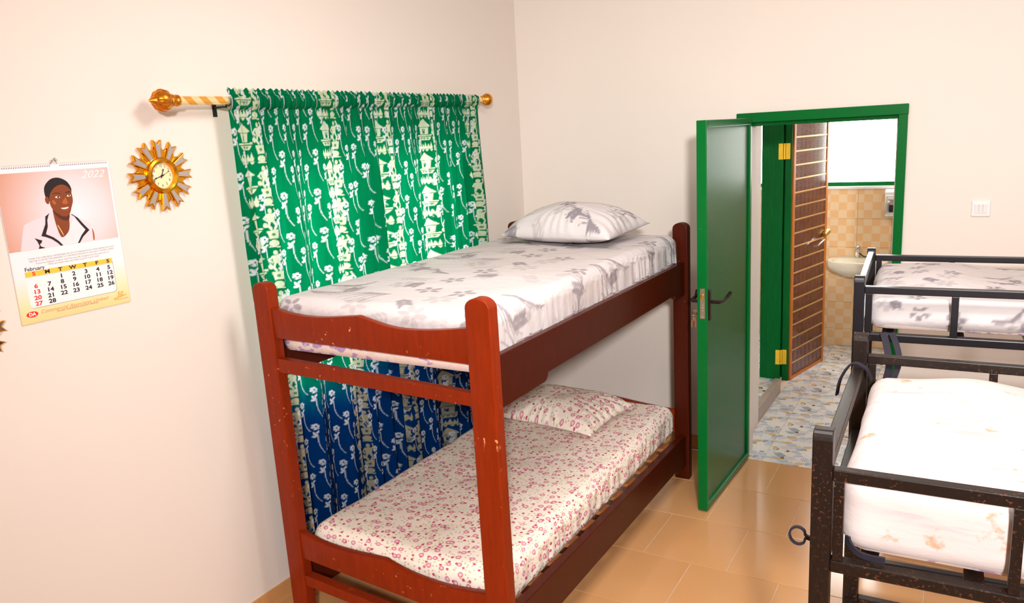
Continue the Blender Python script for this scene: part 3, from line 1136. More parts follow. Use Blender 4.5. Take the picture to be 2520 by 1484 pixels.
res = 0.0015
r_flower, r_hut = Ras(FW, FH, res), Ras(FW, FH, res)
fs_, hs_ = flower_stamp(False, res), hut_stamp(res)
bands = [0.02, 0.585, 1.045, 1.50, 2.015]
for bx_ in bands:
    for k in range(-1, 13):
        r_hut.stamp(hs_, bx_, k * 0.171 + 0.02)
col_i = 0
x = -0.01
while x < FW:
    inb = any(b - 0.03 < x < b + 0.13 for b in bands)
    for k in range(-1, 13):
        if inb and (k + col_i) % 3 == 0:
            continue
        r_flower.stamp(fs_, x + 0.006 * math.sin(k * 2.1 + col_i), k * 0.171 + (0.086 if col_i % 2 else 0.0) + 0.012 * math.sin(col_i * 3.3))
    x += 0.041
    col_i += 1

nu, nv = 840, 600
u = np.linspace(0, 1, nu)
v = np.linspace(0, 1, nv)
Ug, Vg = np.meshgrid(u, v, indexing='ij')
uf, vf = Ug.ravel(), Vg.ravel()
Z = CZ0 + (CZ1 - CZ0) * vf
yl = -2.405 + 0.030 * (1 - vf) ** 0.7
yr = -0.648 + 0.028 * (1 - vf)
gather = 0.010 * np.sin(uf * 2 * math.pi * 7.0 + 1.0) + 0.006 * np.sin(uf * 2 * math.pi * 17 + 0.4)
Y = yl + (yr - yl) * uf + gather * np.sin(math.pi * uf) * (0.5 + 0.5 * (1 - vf))
phase = 2 * math.pi * (13 * uf + 0.35 * np.sin(2 * math.pi * uf * 2.3) + 0.05 * np.sin(3 * Z))
low = np.clip((2.12 - Z) / 0.5, 0, 1)
sp = np.sin(phase)
X = 0.088 + (0.006 + 0.024 * low) * np.sign(sp) * np.abs(sp) ** 0.75 + 0.007 * low * np.sin(2.3 * phase + 1.0)
X += 0.004 * np.sin(2 * math.pi * uf * 47 + 2 * np.sin(9 * uf)) * np.exp(-((Z - 2.16) / 0.10) ** 2)
rz = RZ0 + (RZ1 - RZ0) * (Y + 2.62) / 2.04
pocket = np.sqrt(np.maximum(0, 1 - ((Z - rz) / 0.036) ** 2))
X = np.where(np.abs(Z - rz) < 0.036, np.maximum(X, RX + 0.005 + 0.021 * pocket + 0.003 * np.sin(2 * math.pi * uf * 60)), X)
X = np.where(Z > rz + 0.02, X * 0.3 + 0.7 * (RX + 0.012), X)
Zr = Z + 0.004 * np.sin(2 * math.pi * uf * 58) * np.clip((Z - 2.17) / 0.03, 0, 1) + 0.010 * np.sin(uf * 19) * (1 - vf) ** 4
mh = r_hut.at(uf * FW, vf * FH)
mf = r_flower.at(uf * FW, vf * FH)
tz = np.clip((Z + 0.04 * np.sin(uf * 9) - 0.80) / 0.30, 0, 1)
tz = (tz * tz * (3 - 2 * tz))[:, None]
base = np.array([0.0, 0.035, 0.17]) * (1 - tz) + np.array([0.0, 0.17, 0.062]) * tz
weave = (1 + 0.10 * wavy(np.stack([uf * 4, vf * 4], 1), 5, 6, 3))[:, None]
hutc = np.array([0.46, 0.42, 0.27]) * (1 - tz) + np.array([0.62, 0.70, 0.50]) * tz
Cc = base * weave
Cc = Cc * (1 - mh[:, None] * 0.92) + hutc * mh[:, None] * 0.92
Cc = Cc * (1 - mf[:, None] * 0.93) + np.array([0.66, 0.70, 0.78]) * mf[:, None] * 0.93
idx = np.arange(nu * nv).reshape(nu, nv)
Q = np.stack([idx[:-1, :-1], idx[1:, :-1], idx[1:, 1:], idx[:-1, 1:]], -1).reshape(-1, 4)
cur = grid_mesh('curtain', np.stack([X, Y, Zr], 1), Q, M['curtain'], None, (0.09, -1.52, CZ0), Cc)
tag(cur, 'long green to blue cotton curtain printed with white flowers and huts', 'curtain')

# --- sunburst clock
KC = Vector((0.0, -2.678, 1.906))


def on_wall(c, a, r, x):
    """point at clock angle a (0 up, clockwise seen from the room)"""
    return (x, c.y + r * math.sin(a), c.z + r * math.cos(a))


clock = thing('wall_clock', 'gold sunburst wall clock with mirror rays and numbered cream dial', 'clock', tuple(KC))
MB().lathe([(0.060, 0.001), (0.060, 0.012), (0.055, 0.014)], KC, (1, 0, 0), 40).build('back_plate', M['gold'], clock)
for k in range(24):
    a = 2 * math.pi * k / 24
    long = k % 2 == 0
    r0, r1 = 0.052, (0.124 if long else 0.100)
    w0, w1 = 0.0075, (0.0165 if long else 0.0125)
    t = Vector((0, math.cos(a), -math.sin(a)))

    def P(r, s, x):
        p = Vector(on_wall(KC, a, r, x))
        return p + t * s
    x0, x1 = (0.004, 0.019) if long else (0.002, 0.014)
    out = [P(r0, -w0, 0), P(r0, w0, 0), P(r1 + 0.004, w1, 0), P(r1 - 0.010, 0, 0), P(r1 + 0.004, -w1, 0)]
    poly = [(p.y, p.z) for p in out]
    ray = MB().prism(poly, 'x', x0, x1).build('ray', M['gold'], clock, bevel=0.0012, segs=1)
    if long:
        inn = [P(r0, -w0 * 0.62, 0), P(r0, w0 * 0.62, 0), P(r1 - 0.004, w1 * 0.68, 0), P(r1 - 0.015, 0, 0), P(r1 - 0.004, -w1 * 0.68, 0)]
        MB().prism([(p.y, p.z) for p in inn], 'x', x1 - 0.002, x1 + 0.0012).build('mirror_strip', M['mirror'], ray)
    else:
        for s in (-1, 1):
            inn = [P(r0, s * w0 * 0.3, 0), P(r0, s * w0 * 0.8, 0), P(r1 - 0.004, s * w1 * 0.85, 0), P(r1 - 0.012, s * w1 * 0.3, 0)]
            MB().prism([(p.y, p.z) for p in inn], 'x', x1 - 0.001, x1 + 0.002).build('ridge', M['gold'], ray)
MB().lathe([(0.047, 0.012), (0.0635, 0.012), (0.0655, 0.020), (0.062, 0.030), (0.054, 0.034), (0.0475, 0.030), (0.047, 0.020), (0.047, 0.012)], KC, (1, 0, 0), 48).build('bezel', M['gold'], clock, smooth=True)
dial = MB().lathe([(0.048, 0.012), (0.048, 0.0155)], KC, (1, 0, 0), 48).build('dial', M['dial'], clock)
ticks = MB()
for k in range(60):
    a = 2 * math.pi * k / 60
    ticks.bar(on_wall(KC, a, 0.0435, 0.0159), on_wall(KC, a, 0.0455, 0.0159), 0.0008, 0.0006, (1, 0, 0))
ticks.build('minute_marks', M['ink'], dial)
for nm, ang, ln, wd, xx in (('hour_hand', 21, 0.026, 0.0024, 0.0185), ('minute_hand', 252, 0.037, 0.0020, 0.0205), ('second_hand', 64, 0.036, 0.0008, 0.022)):
    a = math.radians(ang)
    t = Vector((0, math.cos(a), -math.sin(a)))
    o_, e_ = Vector(on_wall(KC, a, -0.010, xx)), Vector(on_wall(KC, a, ln, xx))
    m_ = Vector(on_wall(KC, a, ln * 0.72, xx))
    pts = [o_ - t * wd * 0.7, m_ - t * wd * 0.45, m_ - t * wd * 1.6, e_, m_ + t * wd * 1.6, m_ + t * wd * 0.45, o_ + t * wd * 0.7]
    MB().prism([(p.y, p.z) for p in pts], 'x', xx, xx + 0.0008).build(nm, M['ink'], clock)
MB().lathe([(0.003, 0.015), (0.003, 0.024)], KC, (1, 0, 0), 12).build('hub', M['ink'], clock)


def text_mesh(s, size, y, z, x, align='CENTER', shear=0.0, weight=0.0, stretch=1.0, spacing=1.0):
    """flat lettering on the window wall, reading along +y, facing +x"""
    cu = bpy.data.curves.new('lettering', 'FONT')
    cu.body = s
    cu.size = size
    cu.align_x = align
    cu.align_y = 'CENTER'
    cu.shear = shear
    cu.offset = weight
    cu.space_character = spacing
    cu.resolution_u = 3
    ob = bpy.data.objects.new('lettering', cu)
    COL.objects.link(ob)
    dg = bpy.context.evaluated_depsgraph_get()
    me = bpy.data.meshes.new_from_object(ob.evaluated_get(dg))
    vs = [(x, y + p.co.x * stretch, z + p.co.y) for p in me.vertices]
    fs = [tuple(p.vertices) for p in me.polygons]
    bpy.data.objects.remove(ob)
    bpy.data.curves.remove(cu)
    bpy.data.meshes.remove(me)
    return vs, fs


def text_part(name, items, mat, parent):
    mb = MB()
    for it in items:
        vs, fs = text_mesh(**it)
        mb.add(vs, fs)
    me = bpy.data.meshes.new(name)
    org = Vector(parent['_org'])
    me.from_pydata([Vector(p) - org for p in mb.v], [], mb.f)
    me.materials.append(mat)
    me.update()
    return link(name, me, parent, org)


items = []
for n in range(1, 13):
    p = on_wall(KC, math.radians(30 * n), 0.0355, 0.0161)
    items.append(dict(s=str(n), size=0.0150, y=p[1], z=p[2], x=0.0161, stretch=0.9))
for it in items:
    text_part('numeral', [it], M['ink'], dial)

# second sunburst, almost wholly beyond the left edge of the photograph
c2 = copy_tree(clock)
c2.location = (0.0, -3.422, 1.492)
c2['label'] = 'gold sunburst ornament cut off by the left picture edge beside the calendar'


# --- wall calendar
def flat_mat(name, c, rough=0.45):
    return simple(name, c, rough, var=0.03, vscale=40)


PM = {k: flat_mat('print_' + k, S(*c)) for k, c in {
    'skin': (132, 62, 26), 'skin_lit': (178, 92, 42), 'skin_dark': (84, 36, 18), 'hair': (24, 12, 10), 'jacket': (226, 212, 220),
    'shirt': (232, 224, 230), 'trim': (34, 14, 24), 'lip': (150, 66, 46), 'tooth': (246, 226, 206), 'chain': (240, 200, 130),
    'red': (232, 50, 40), 'orange': (236, 140, 96), 'gold': (214, 166, 74), 'grey': (150, 140, 140), 'band': (250, 196, 66), 'panel': (240, 236, 238),
    'edge': (120, 100, 110)}.items()}


def page_mat():
    m, nt, b = base_mat('calendar_page', 0.35, 0, 0.5)
    v = coords(nt)
    sp = node(nt, 'ShaderNodeSeparateXYZ')
    nt.links.new(v, sp.inputs[0])
    c = ramp(nt, node_mul(nt, sp.outputs[2], 2.0), [(0.0, S(248, 208, 140)), (0.12, S(248, 224, 178)), (0.30, S(240, 234, 238)), (1.0, S(238, 234, 242))])
    nt.links.new(c, b.inputs['Base Color'])
    return m


def backdrop_mat():
    m, nt, b = base_mat('portrait_backdrop', 0.35, 0, 0.5)
    v = coords(nt)
    n = node(nt, 'ShaderNodeVectorMath', operation='DISTANCE')
    nt.links.new(v, n.inputs[0])
    n.inputs[1].default_value = (0.006, 0.045, 0.335)
    c = ramp(nt, node_mul(nt, n.outputs['Value'], 3.4), [(0.0, S(240, 232, 240)), (0.35, S(232, 212, 216)), (0.62, S(224, 184, 176)), (1.0, S(206, 136, 104))])
    nt.links.new(c, b.inputs['Base Color'])
    return m


CB = Vector((0.0, -3.052, 1.477))
cal = thing('wall_calendar', 'paper wall calendar for February 2022 with a portrait photograph', 'calendar', tuple(CB))
cy0, cy1, cz0, cz1 = -3.2395, -2.8665, 1.4775, 1.9715
pages = MB()
page = MB().box(0.002, 0.005, cy0, cy1, cz0, cz1 - 0.004).build('page', page_mat(), cal)
MB().box(0.0008, 0.0022, cy0 + 0.002, cy1 - 0.001, cz0 - 0.003, cz1 - 0.006).build('under_page', M['white_plastic'], cal)
photo = MB().box(0.005, 0.0054, cy0, cy1 - 0.008, 1.7075, 1.9485).build('portrait_photograph', backdrop_mat(), cal)
PORTRAIT = {
    'jacket': [(-3.204,1.707),(-3.193,1.749),(-3.181,1.787),(-3.156,1.797),(-3.111,1.808),(-3.094,1.819),(-3.085,1.822),(-3.031,1.807),(-3.017,1.799),(-2.982,1.778),(-2.966,1.765),(-2.962,1.733),(-2.962,1.707)],
    'arm': [(-2.964,1.755),(-2.958,1.735),(-2.96,1.71),(-2.966,1.709),(-2.964,1.733)],
    'neck': [(-3.084,1.834),(-3.084,1.813),(-3.082,1.779),(-3.073,1.733),(-3.06,1.735),(-3.043,1.75),(-3.037,1.769),(-3.035,1.795),(-3.029,1.814),(-3.06,1.84)],
    'hair': [(-3.1,1.87),(-3.101,1.886),(-3.098,1.901),(-3.087,1.914),(-3.073,1.924),(-3.055,1.927),(-3.039,1.923),(-3.023,1.913),(-3.015,1.9),(-3.011,1.887),(-3.013,1.874),(-3.026,1.863),(-3.058,1.853),(-3.088,1.852),(-3.096,1.857)],
    'ear': [(-3.1,1.868),(-3.103,1.859),(-3.101,1.849),(-3.096,1.844),(-3.091,1.846),(-3.089,1.86),(-3.093,1.869)],
    'face': [(-3.089,1.858),(-3.086,1.873),(-3.075,1.888),(-3.06,1.9),(-3.04,1.904),(-3.024,1.897),(-3.014,1.883),(-3.013,1.87),(-3.012,1.851),(-3.015,1.84),(-3.021,1.828),(-3.027,1.811),(-3.036,1.801),(-3.049,1.799),(-3.06,1.804),(-3.073,1.814),(-3.084,1.827),(-3.089,1.841)],
    'shade': [(-3.073,1.814),(-3.06,1.804),(-3.049,1.799),(-3.036,1.801),(-3.03,1.809),(-3.035,1.786),(-3.052,1.786),(-3.072,1.799),(-3.082,1.817),(-3.083,1.825)],
    'browL': [(-3.075,1.876),(-3.064,1.879),(-3.049,1.875),(-3.05,1.873),(-3.064,1.877),(-3.075,1.874)],
    'browR': [(-3.034,1.876),(-3.023,1.88),(-3.014,1.876),(-3.015,1.874),(-3.023,1.877),(-3.034,1.874)],
    'eyeLw': [(-3.07,1.865),(-3.062,1.868),(-3.055,1.865),(-3.052,1.862),(-3.061,1.86),(-3.068,1.862)],
    'eyeLp': [(-3.062,1.866),(-3.059,1.867),(-3.056,1.865),(-3.057,1.861),(-3.061,1.861),(-3.063,1.863)],
    'eyeRw': [(-3.031,1.866),(-3.024,1.869),(-3.018,1.868),(-3.017,1.864),(-3.024,1.862),(-3.03,1.863)],
    'eyeRp': [(-3.025,1.869),(-3.021,1.869),(-3.02,1.866),(-3.021,1.864),(-3.024,1.863),(-3.025,1.866)],
    'nose': [(-3.045,1.852),(-3.039,1.857),(-3.034,1.863),(-3.034,1.853),(-3.03,1.845),(-3.032,1.84),(-3.041,1.839),(-3.048,1.842),(-3.05,1.846)],
    'lips': [(-3.061,1.83),(-3.047,1.83),(-3.029,1.833),(-3.026,1.828),(-3.033,1.819),(-3.045,1.817),(-3.055,1.821)],
    'teeth': [(-3.058,1.829),(-3.046,1.828),(-3.03,1.83),(-3.033,1.825),(-3.045,1.823),(-3.054,1.825)],
    'hilite': [(-3.081,1.857),(-3.073,1.854),(-3.068,1.845),(-3.073,1.84),(-3.081,1.845)],
    'lapelL': [(-3.096,1.816),(-3.111,1.807),(-3.115,1.783),(-3.134,1.747),(-3.12,1.742),(-3.103,1.733),(-3.086,1.718),(-3.078,1.707),(-3.07,1.707),(-3.081,1.723),(-3.097,1.738),(-3.119,1.751),(-3.109,1.774),(-3.107,1.795),(-3.101,1.809)],
    'lapelR': [(-3.029,1.806),(-3.017,1.796),(-3.012,1.787),(-2.999,1.766),(-2.987,1.749),(-3.004,1.732),(-3.02,1.708),(-3.014,1.707),(-2.999,1.727),(-2.974,1.746),(-2.991,1.768),(-3.007,1.791),(-3.023,1.804)],
    'brooch': [(-3.156,1.743),(-3.142,1.736),(-3.134,1.733),(-3.138,1.725),(-3.143,1.723),(-3.142,1.715),(-3.128,1.708),(-3.135,1.707),(-3.149,1.707),(-3.145,1.717),(-3.149,1.731)],
    'chain': [(-3.078,1.774),(-3.068,1.749),(-3.063,1.738),(-3.062,1.739),(-3.065,1.75),(-3.076,1.776)],
    'shirt': [(-3.073,1.733),(-3.06,1.735),(-3.043,1.75),(-3.037,1.769),(-3.017,1.796),(-2.999,1.766),(-2.987,1.749),(-3.02,1.708),(-3.07,1.707),(-3.085,1.724)],
}

order = [('jacket', 'jacket'), ('arm', 'skin_lit'), ('shirt', 'shirt'), ('neck', 'skin'), ('shade', 'skin_dark'), ('hair', 'hair'), ('ear', 'skin'), ('face', 'skin'),
         ('hilite', 'skin_lit'), ('nose', 'skin_lit'), ('browL', 'hair'), ('browR', 'hair'), ('eyeLw', 'tooth'), ('eyeLp', 'hair'),
         ('eyeRw', 'tooth'), ('eyeRp', 'hair'), ('lips', 'lip'), ('teeth', 'tooth'), ('lapelL', 'trim'), ('lapelR', 'trim'), ('brooch', 'trim'), ('chain', 'chain')]
NAMES = dict(jacket='jacket', arm='arm_edge', shirt='shirt', neck='neck', shade='neck', hair='hair', ear='ear', face='face', hilite='cheek', nose='nose',  # shade and hilite: chin shadow and cheek highlight as printed tones
             browL='eyebrow', browR='eyebrow', eyeLw='eye', eyeLp='pupil', eyeRw='eye', eyeRp='pupil', lips='lips', teeth='teeth',
             lapelL='lapel_trim', lapelR='lapel_trim', brooch='brooch', chain='necklace')


def smooth_poly(pts, it=2):
    for _ in range(it):
        q = []
        for (a, b), (c, d) in zip(pts, pts[1:] + pts[:1]):
            q += [(a * 0.75 + c * 0.25, b * 0.75 + d * 0.25), (a * 0.25 + c * 0.75, b * 0.25 + d * 0.75)]
        pts = q
    return pts


for i, (k, m_) in enumerate(order):
    pts = PORTRAIT[k]
    if k not in ('lapelL', 'lapelR', 'brooch', 'chain', 'jacket', 'shirt'):
        pts = smooth_poly(pts)
    xx = 0.00545 + 0.00006 * i
    co = [Vector((xx, p[0], max(p[1], 1.708))) for p in pts]
    tris = tessellate_polygon([[Vector((p.y, p.z, 0)) for p in co]])
    me = bpy.data.meshes.new(NAMES[k])
    me.from_pydata([p - CB for p in co], [], [tuple(t) for t in tris])
    me.update()
    me.materials.append(PM[m_])
    link(NAMES[k], me, photo, CB)
PX = 0.0051
# month block
pan = MB()
ry0, ry1, rz0, rz1, rr = -3.205, -2.911, 1.524, 1.640, 0.010


def rrect(y0, y1, z0, z1, r, n=5):
    pts = []
    for cy_, cz_, a0 in ((y1 - r, z1 - r, 0), (y0 + r, z1 - r, 90), (y0 + r, z0 + r, 180), (y1 - r, z0 + r, 270)):
        for k in range(n + 1):
            a = math.radians(a0 + 90 * k / n)
            pts.append((cy_ + r * math.cos(a), cz_ + r * math.sin(a)))
    return pts


MB().prism(rrect(ry0 + 0.001, ry1 + 0.0012, rz0 - 0.0012, rz1 - 0.004, rr), 'x', 0.0049, 0.0051).build('month_panel_edge', PM['edge'], page)
MB().prism(rrect(ry0, ry1, rz0, rz1, rr), 'x', 0.0049, 0.0052).build('month_panel', PM['panel'], page)
MB().box(0.0050, 0.0053, ry0, ry1, 1.6245, 1.6405).build('weekday_band', PM['band'], page)
MB().box(0.0050, 0.0053, ry0, ry1, 1.6230, 1.6236).build('band_rule', PM['edge'], page)
cols = [-3.178, -3.135, -3.0925, -3.051, -3.0085, -2.967, -2.927]
zrow = [1.6105, 1.5920, 1.5735, 1.5545, 1.5358]
blk, red = [], []
for k, ch in enumerate('SMTWTFS'):
    (red if k == 0 else blk).append(dict(s=ch, size=0.0165, y=cols[k], z=1.6322, x=0.00545, weight=0.0006, stretch=1.35))
for d_ in range(1, 29):
    c_ = (d_ + 1) % 7
    r_ = (d_ + 1) // 7
    (red if c_ == 0 else blk).append(dict(s=str(d_), size=0.0185, y=cols[c_], z=zrow[r_], x=0.00545, weight=0.0006, stretch=1.25))
blk.append(dict(s='February', size=0.0170, y=-3.204, z=1.6480, x=0.00545, align='LEFT', stretch=1.02, weight=0.0002))
for it in blk:
    text_part('month_name' if it['s'] == 'February' else ('weekday' if it['s'].isalpha() else 'date'), [it], M['ink'], page)
for it in red:
    text_part('sunday_date', [it], PM['red'], page)
small = [dict(s='THANK YOU, LORD JESUS, FOR BRINGING ME OUT OF DARKNESS INTO YOUR MARVELLOUS LIGHT.', size=0.0072, y=-3.041, z=1.6795, x=0.00545, stretch=0.90),
         dict(s='HELP ME TO AVOID THE DARKNESS TO CONTINUE WALKING IN THE LIGHT. FOREVER COMMIT', size=0.0072, y=-3.041, z=1.6715, x=0.00545, stretch=0.92),
         dict(s="If you're a believer in Jesus, how has your life changed since He came into it?", size=0.0080, y=-3.041, z=1.6630, x=0.00545, stretch=1.0),
         dict(s="What are some ways you'd like to grow in your faith?", size=0.0080, y=-3.041, z=1.6550, x=0.00545, stretch=1.0)]
for it in small:
    text_part('verse_line', [it], PM['grey'], page)
text_part('maker_name', [dict(s='Commercial Associates Limited', size=0.0175, y=-3.179, z=1.5075, x=0.00545, align='LEFT', shear=0.35, stretch=1.03)], PM['orange'], page)
text_part('maker_line', [dict(s='COLOUR, CONFIDENTIAL & SECURITY PRINTERS', size=0.0066, y=-3.056, z=1.4985, x=0.00545, stretch=1.0)], PM['edge'], page)
text_part('anniversary_line', [dict(s='TO THE GLORY OF GOD', size=0.0045, y=-2.900, z=1.4935, x=0.00545)], PM['edge'], page)
text_part('year', [dict(s='2022', size=0.034, y=-2.934, z=1.928, x=0.0062, shear=0.45, stretch=1.18)], PM['panel'], photo)
logo = MB().prism([(-3.2045 + 0.0185 * math.cos(a), 1.5055 + 0.0095 * math.sin(a)) for a in [k * math.pi / 16 for k in range(32)]], 'x', 0.0050, 0.0053).build('maker_logo', PM['red'], page)
text_part('logo_letters', [dict(s='DA', size=0.0150, y=-3.2045, z=1.5055, x=0.0055, weight=0.0006)], PM['panel'], logo)
text_part('anniversary_mark', [dict(s='50', size=0.022, y=-2.903, z=1.5115, x=0.00545, shear=0.3, weight=0.0004)], PM['gold'], page)
MB().prism([(-2.928, 1.500), (-2.905, 1.5035), (-2.876, 1.508), (-2.879, 1.5045), (-2.905, 1.4995), (-2.926, 1.4965)], 'x', 0.0050, 0.0053).build('ribbon_mark', PM['gold'], page)
# binding: wire loops through a row of holes, and the hanger on a nail
holes, loops = MB(), MB()
y = cy0 + 0.004
while y < cy1 - 0.006:
    if abs(y - (-3.052)) > 0.016:
        holes.box(0.0049, 0.0053, y - 0.0018, y + 0.0018, 1.9625, 1.9655)
        loops.tube([(0.006, y, 1.9642), (0.008, y, 1.9690), (0.006, y, 1.9735), (0.002, y, 1.9735)], 0.0006, 5)
    y += 0.0069
holes.build('punched_holes', PM['edge'], page)['kind'] = 'stuff'
lp = loops.build('wire_binding', M['white_plastic'], cal)
lp['kind'] = 'stuff'
MB().tube([(0.004, -3.066, 1.970), (0.006, -3.060, 1.980), (0.008, -3.055, 1.9845), (0.006, -3.050, 1.980), (0.004, -3.044, 1.970)], 0.0012, 6).build('hanger', M['chrome'], cal, smooth=True)
MB().lathe([(0.002, 0.0), (0.002, 0.010), (0.0065, 0.011), (0.0055, 0.014), (0.001, 0.015)], (0.001, -3.055, 1.9835), (1, 0, 0), 14).build('nail', M['chrome'], cal, smooth=True)

# --- light switch
sw = thing('light_switch', 'white wall switch with three rockers beside the doorway', 'light switch', (2.599, 0.0, 1.498))
MB().box(2.5585, 2.6390, -0.010, 0.0, 1.4600, 1.5375).build('plate', M['white_plastic'], sw, bevel=0.004)
for k in range(3):
    a = 2.5725 + 0.0176 * k
    MB().prism([(-0.0095, 1.474), (-0.0120, 1.474), (-0.0165, 1.521), (-0.0095, 1.521)], 'x', a, a + 0.0165).build('rocker', M['white_plastic'], sw, bevel=0.0008, segs=1)

# --- wash basin with tap
wbx, wby = 1.752, BY
basin = thing('wash_basin', 'cream ceramic wash basin on the tiled washroom wall', 'wash basin', (wbx, BY, 0.62))


def basin_ring(sx, sy, z, n=40, back=0.0):
    pts = []
    for k in range(n):
        a = 2 * math.pi * k / n
        c, s = math.cos(a), math.sin(a)
        px = wbx + sx * math.copysign(abs(c) ** 0.72, c)
        py = (BY - 0.175) + (sy * math.copysign(abs(s) ** 0.8, s))
        pts.append((px, min(py, BY - 0.002), z))
    return pts


rings = [basin_ring(0.06, 0.05, 0.655), basin_ring(0.13, 0.11, 0.675), basin_ring(0.205, 0.16, 0.715), basin_ring(0.232, 0.178, 0.745),
         basin_ring(0.236, 0.182, 0.79), basin_ring(0.232, 0.178, 0.800), basin_ring(0.222, 0.168, 0.802)]
inner = []
for sx, sy, z in ((0.195, 0.120, 0.796), (0.175, 0.105, 0.760), (0.12, 0.075, 0.715), (0.03, 0.02, 0.700)):
    inner.append([(p[0], p[1] - 0.022, p[2]) for p in basin_ring(sx, sy, z)])
allr = rings + inner
vs = [p for r in allr for p in r]
n = 40
fs = []
for j in range(len(allr) - 1):
    for k in range(n):
        k2 = (k + 1) % n
        fs.append((j * n + k, j * n + k2, (j + 1) * n + k2, (j + 1) * n + k))
fs.append(tuple(range(n)))
fs.append(tuple(range((len(allr) - 1) * n, len(allr) * n)))
MB().add(vs, fs).build('bowl', M['ceramic'], basin, smooth=True)
ty = BY - 0.035
tap = MB().lathe([(0.020, 0.800), (0.020, 0.806), (0.013, 0.812), (0.013, 0.850), (0.016, 0.856), (0.010, 0.864)], (1.735, ty, 0), (0, 0, 1), 16)
tap.tube([(1.735, ty, 0.838), (1.735, ty - 0.04, 0.852), (1.735, ty - 0.085, 0.848), (1.735, ty - 0.095, 0.828)], 0.009, 10)
tp = tap.build('tap', M['chrome'], basin, smooth=True)
MB().lathe([(0.012, 0.862), (0.020, 0.868), (0.020, 0.892), (0.014, 0.898)], (1.735, ty, 0), (0, 0, 1), 14).tube([(1.735, ty - 0.028, 0.885), (1.735, ty + 0.026, 0.885)], 0.006, 8).build('tap_handle', M['chrome'], tp, smooth=True)
MB().tube([(1.750, ty, 0.835), (1.768, ty - 0.005, 0.818), (1.790, ty - 0.01, 0.806), (1.815, ty - 0.01, 0.812), (1.83, ty - 0.01, 0.806)], 0.005, 8).build('plug_chain', M['black'], basin, smooth=True)

# --- soap dispenser
sd = thing('soap_dispenser', 'chrome soap dispenser with white lid on the washroom wall', 'soap dispenser', (1.985, BY, 1.138))
prof = [(0, 1.15), (-0.05, 1.14), (-0.075, 1.165), (-0.085, 1.22), (-0.080, 1.29), (-0.068, 1.335), (0, 1.335)]
MB().prism([(BY + p[0], p[1]) for p in prof], 'x', 1.930, 2.040).build('body', M['chrome'], sd, bevel=0.012, smooth=True, segs=3)
prof = [(0, 1.332), (-0.070, 1.332), (-0.066, 1.356), (-0.045, 1.372), (0, 1.376)]
MB().prism([(BY + p[0], p[1]) for p in prof], 'x', 1.928, 2.042).build('lid', M['white_plastic'], sd, bevel=0.008, smooth=True, segs=3)
MB().prism([(BY - 0.082, 1.19), (BY - 0.088, 1.19), (BY - 0.092, 1.25), (BY - 0.084, 1.25)], 'x', 1.965, 2.005).build('push_button', M['black'], sd)

# ================================================================== WOODEN BUNK BED
bed = thing('wooden_bunk_bed', 'red-brown wooden bunk bed with rounded posts beside the curtain', 'bunk bed', (0.7, -1.43, 0))


def arch(x0, x1, z0, z1, n=10, flat=0.72):
    r = (x1 - x0) / 2
    pts = [(x0, z0), (x1, z0)]
    for k in range(n + 1):
        a = math.pi * k / n
        pts.append(((x0 + x1) / 2 + r * math.cos(a), z1 - r * flat + r * flat * math.sin(a)))
    return pts


A0, A1, B0, B1 = 0.172, 0.256, 1.160, 1.256
for nm_, x0, x1, ya, yb, zt in (('A', A0, A1, -2.47, -2.418, 1.478), ('B', B0, B1, -2.47, -2.418, 1.474), ('C', 1.172, 1.256, -0.462, -0.41, 1.472), ('D', 0.140, 0.228, -0.462, -0.41, 1.472)):
    sh = 0.013 if nm_ == 'A' else (0.006 if nm_ == 'B' else 0.0)
    poly = arch(x0, x1, 0.0, zt)
    poly = [(p[0] + sh * (1 - p[1] / zt), p[1]) for p in poly]
    MB().prism(poly, 'y', ya, yb).build('post', {'A': M['wood'], 'B': M['wood_worn']}.get(nm_, M['wood_shaded']), bed, bevel=0.006, smooth=True, segs=3)


def wave_board(name, top, b0, b1, ya, yb, x0, x1):
    xs_ = np.linspace(x0, x1, 60)
    tx, tz_ = [p[0] for p in top], [p[1] for p in top]
    zz = np.interp(xs_, tx, tz_)
    pk = next((i for i, p in enumerate(top) if len(p) > 2), None)
    k = np.ones(7) / 7
    pad = np.pad(zz, 3, mode='edge')
    sm = np.convolve(pad, k, 'valid')
    if pk is not None:
        wgt = np.exp(-((xs_ - top[pk][0]) / 0.03) ** 2)
        sm = sm * (1 - wgt) + zz * wgt
    poly = [(float(a), float(c)) for a, c in zip(xs_, sm)]
    poly = [(x0, b0), (x1, b1)] + poly[::-1]
    return MB().prism(poly, 'y', ya, yb).build(name, M['wood'], bed, bevel=0.003, smooth=True)


up = [(0.25, 1.384), (0.31, 1.368), (0.38, 1.360), (0.45, 1.358), (0.52, 1.360), (0.628, 1.372), (0.690, 1.379, 1), (0.735, 1.368), (0.779, 1.357), (0.83, 1.348), (0.90, 1.344), (0.988, 1.349), (1.084, 1.359), (1.17, 1.372)]
wave_board('foot_board', up, 1.261, 1.247, -2.462, -2.434, 0.25, 1.165)
lo_top = [(0.26, 0.446), (0.316, 0.424), (0.40, 0.412), (0.502, 0.410), (0.62, 0.416), (0.703, 0.421, 1), (0.761, 0.400), (0.87, 0.385), (0.94, 0.381), (1.001, 0.383), (1.10, 0.392), (1.17, 0.404)]
wave_board('foot_board', lo_top, 0.324, 0.262, -2.462, -2.434, 0.262, 1.168)
dz = 0.0
upb = [(p[0] - 0.02 * (1 - p[0]), p[1]) for p in [(q[0], q[1] - 0.005) for q in up]]
wave_board('head_board', [(0.21, 1.385), (0.38, 1.36), (0.69, 1.38, 1), (0.95, 1.345), (1.19, 1.37)], 1.25, 1.25, -0.448, -0.420, 0.215, 1.182)
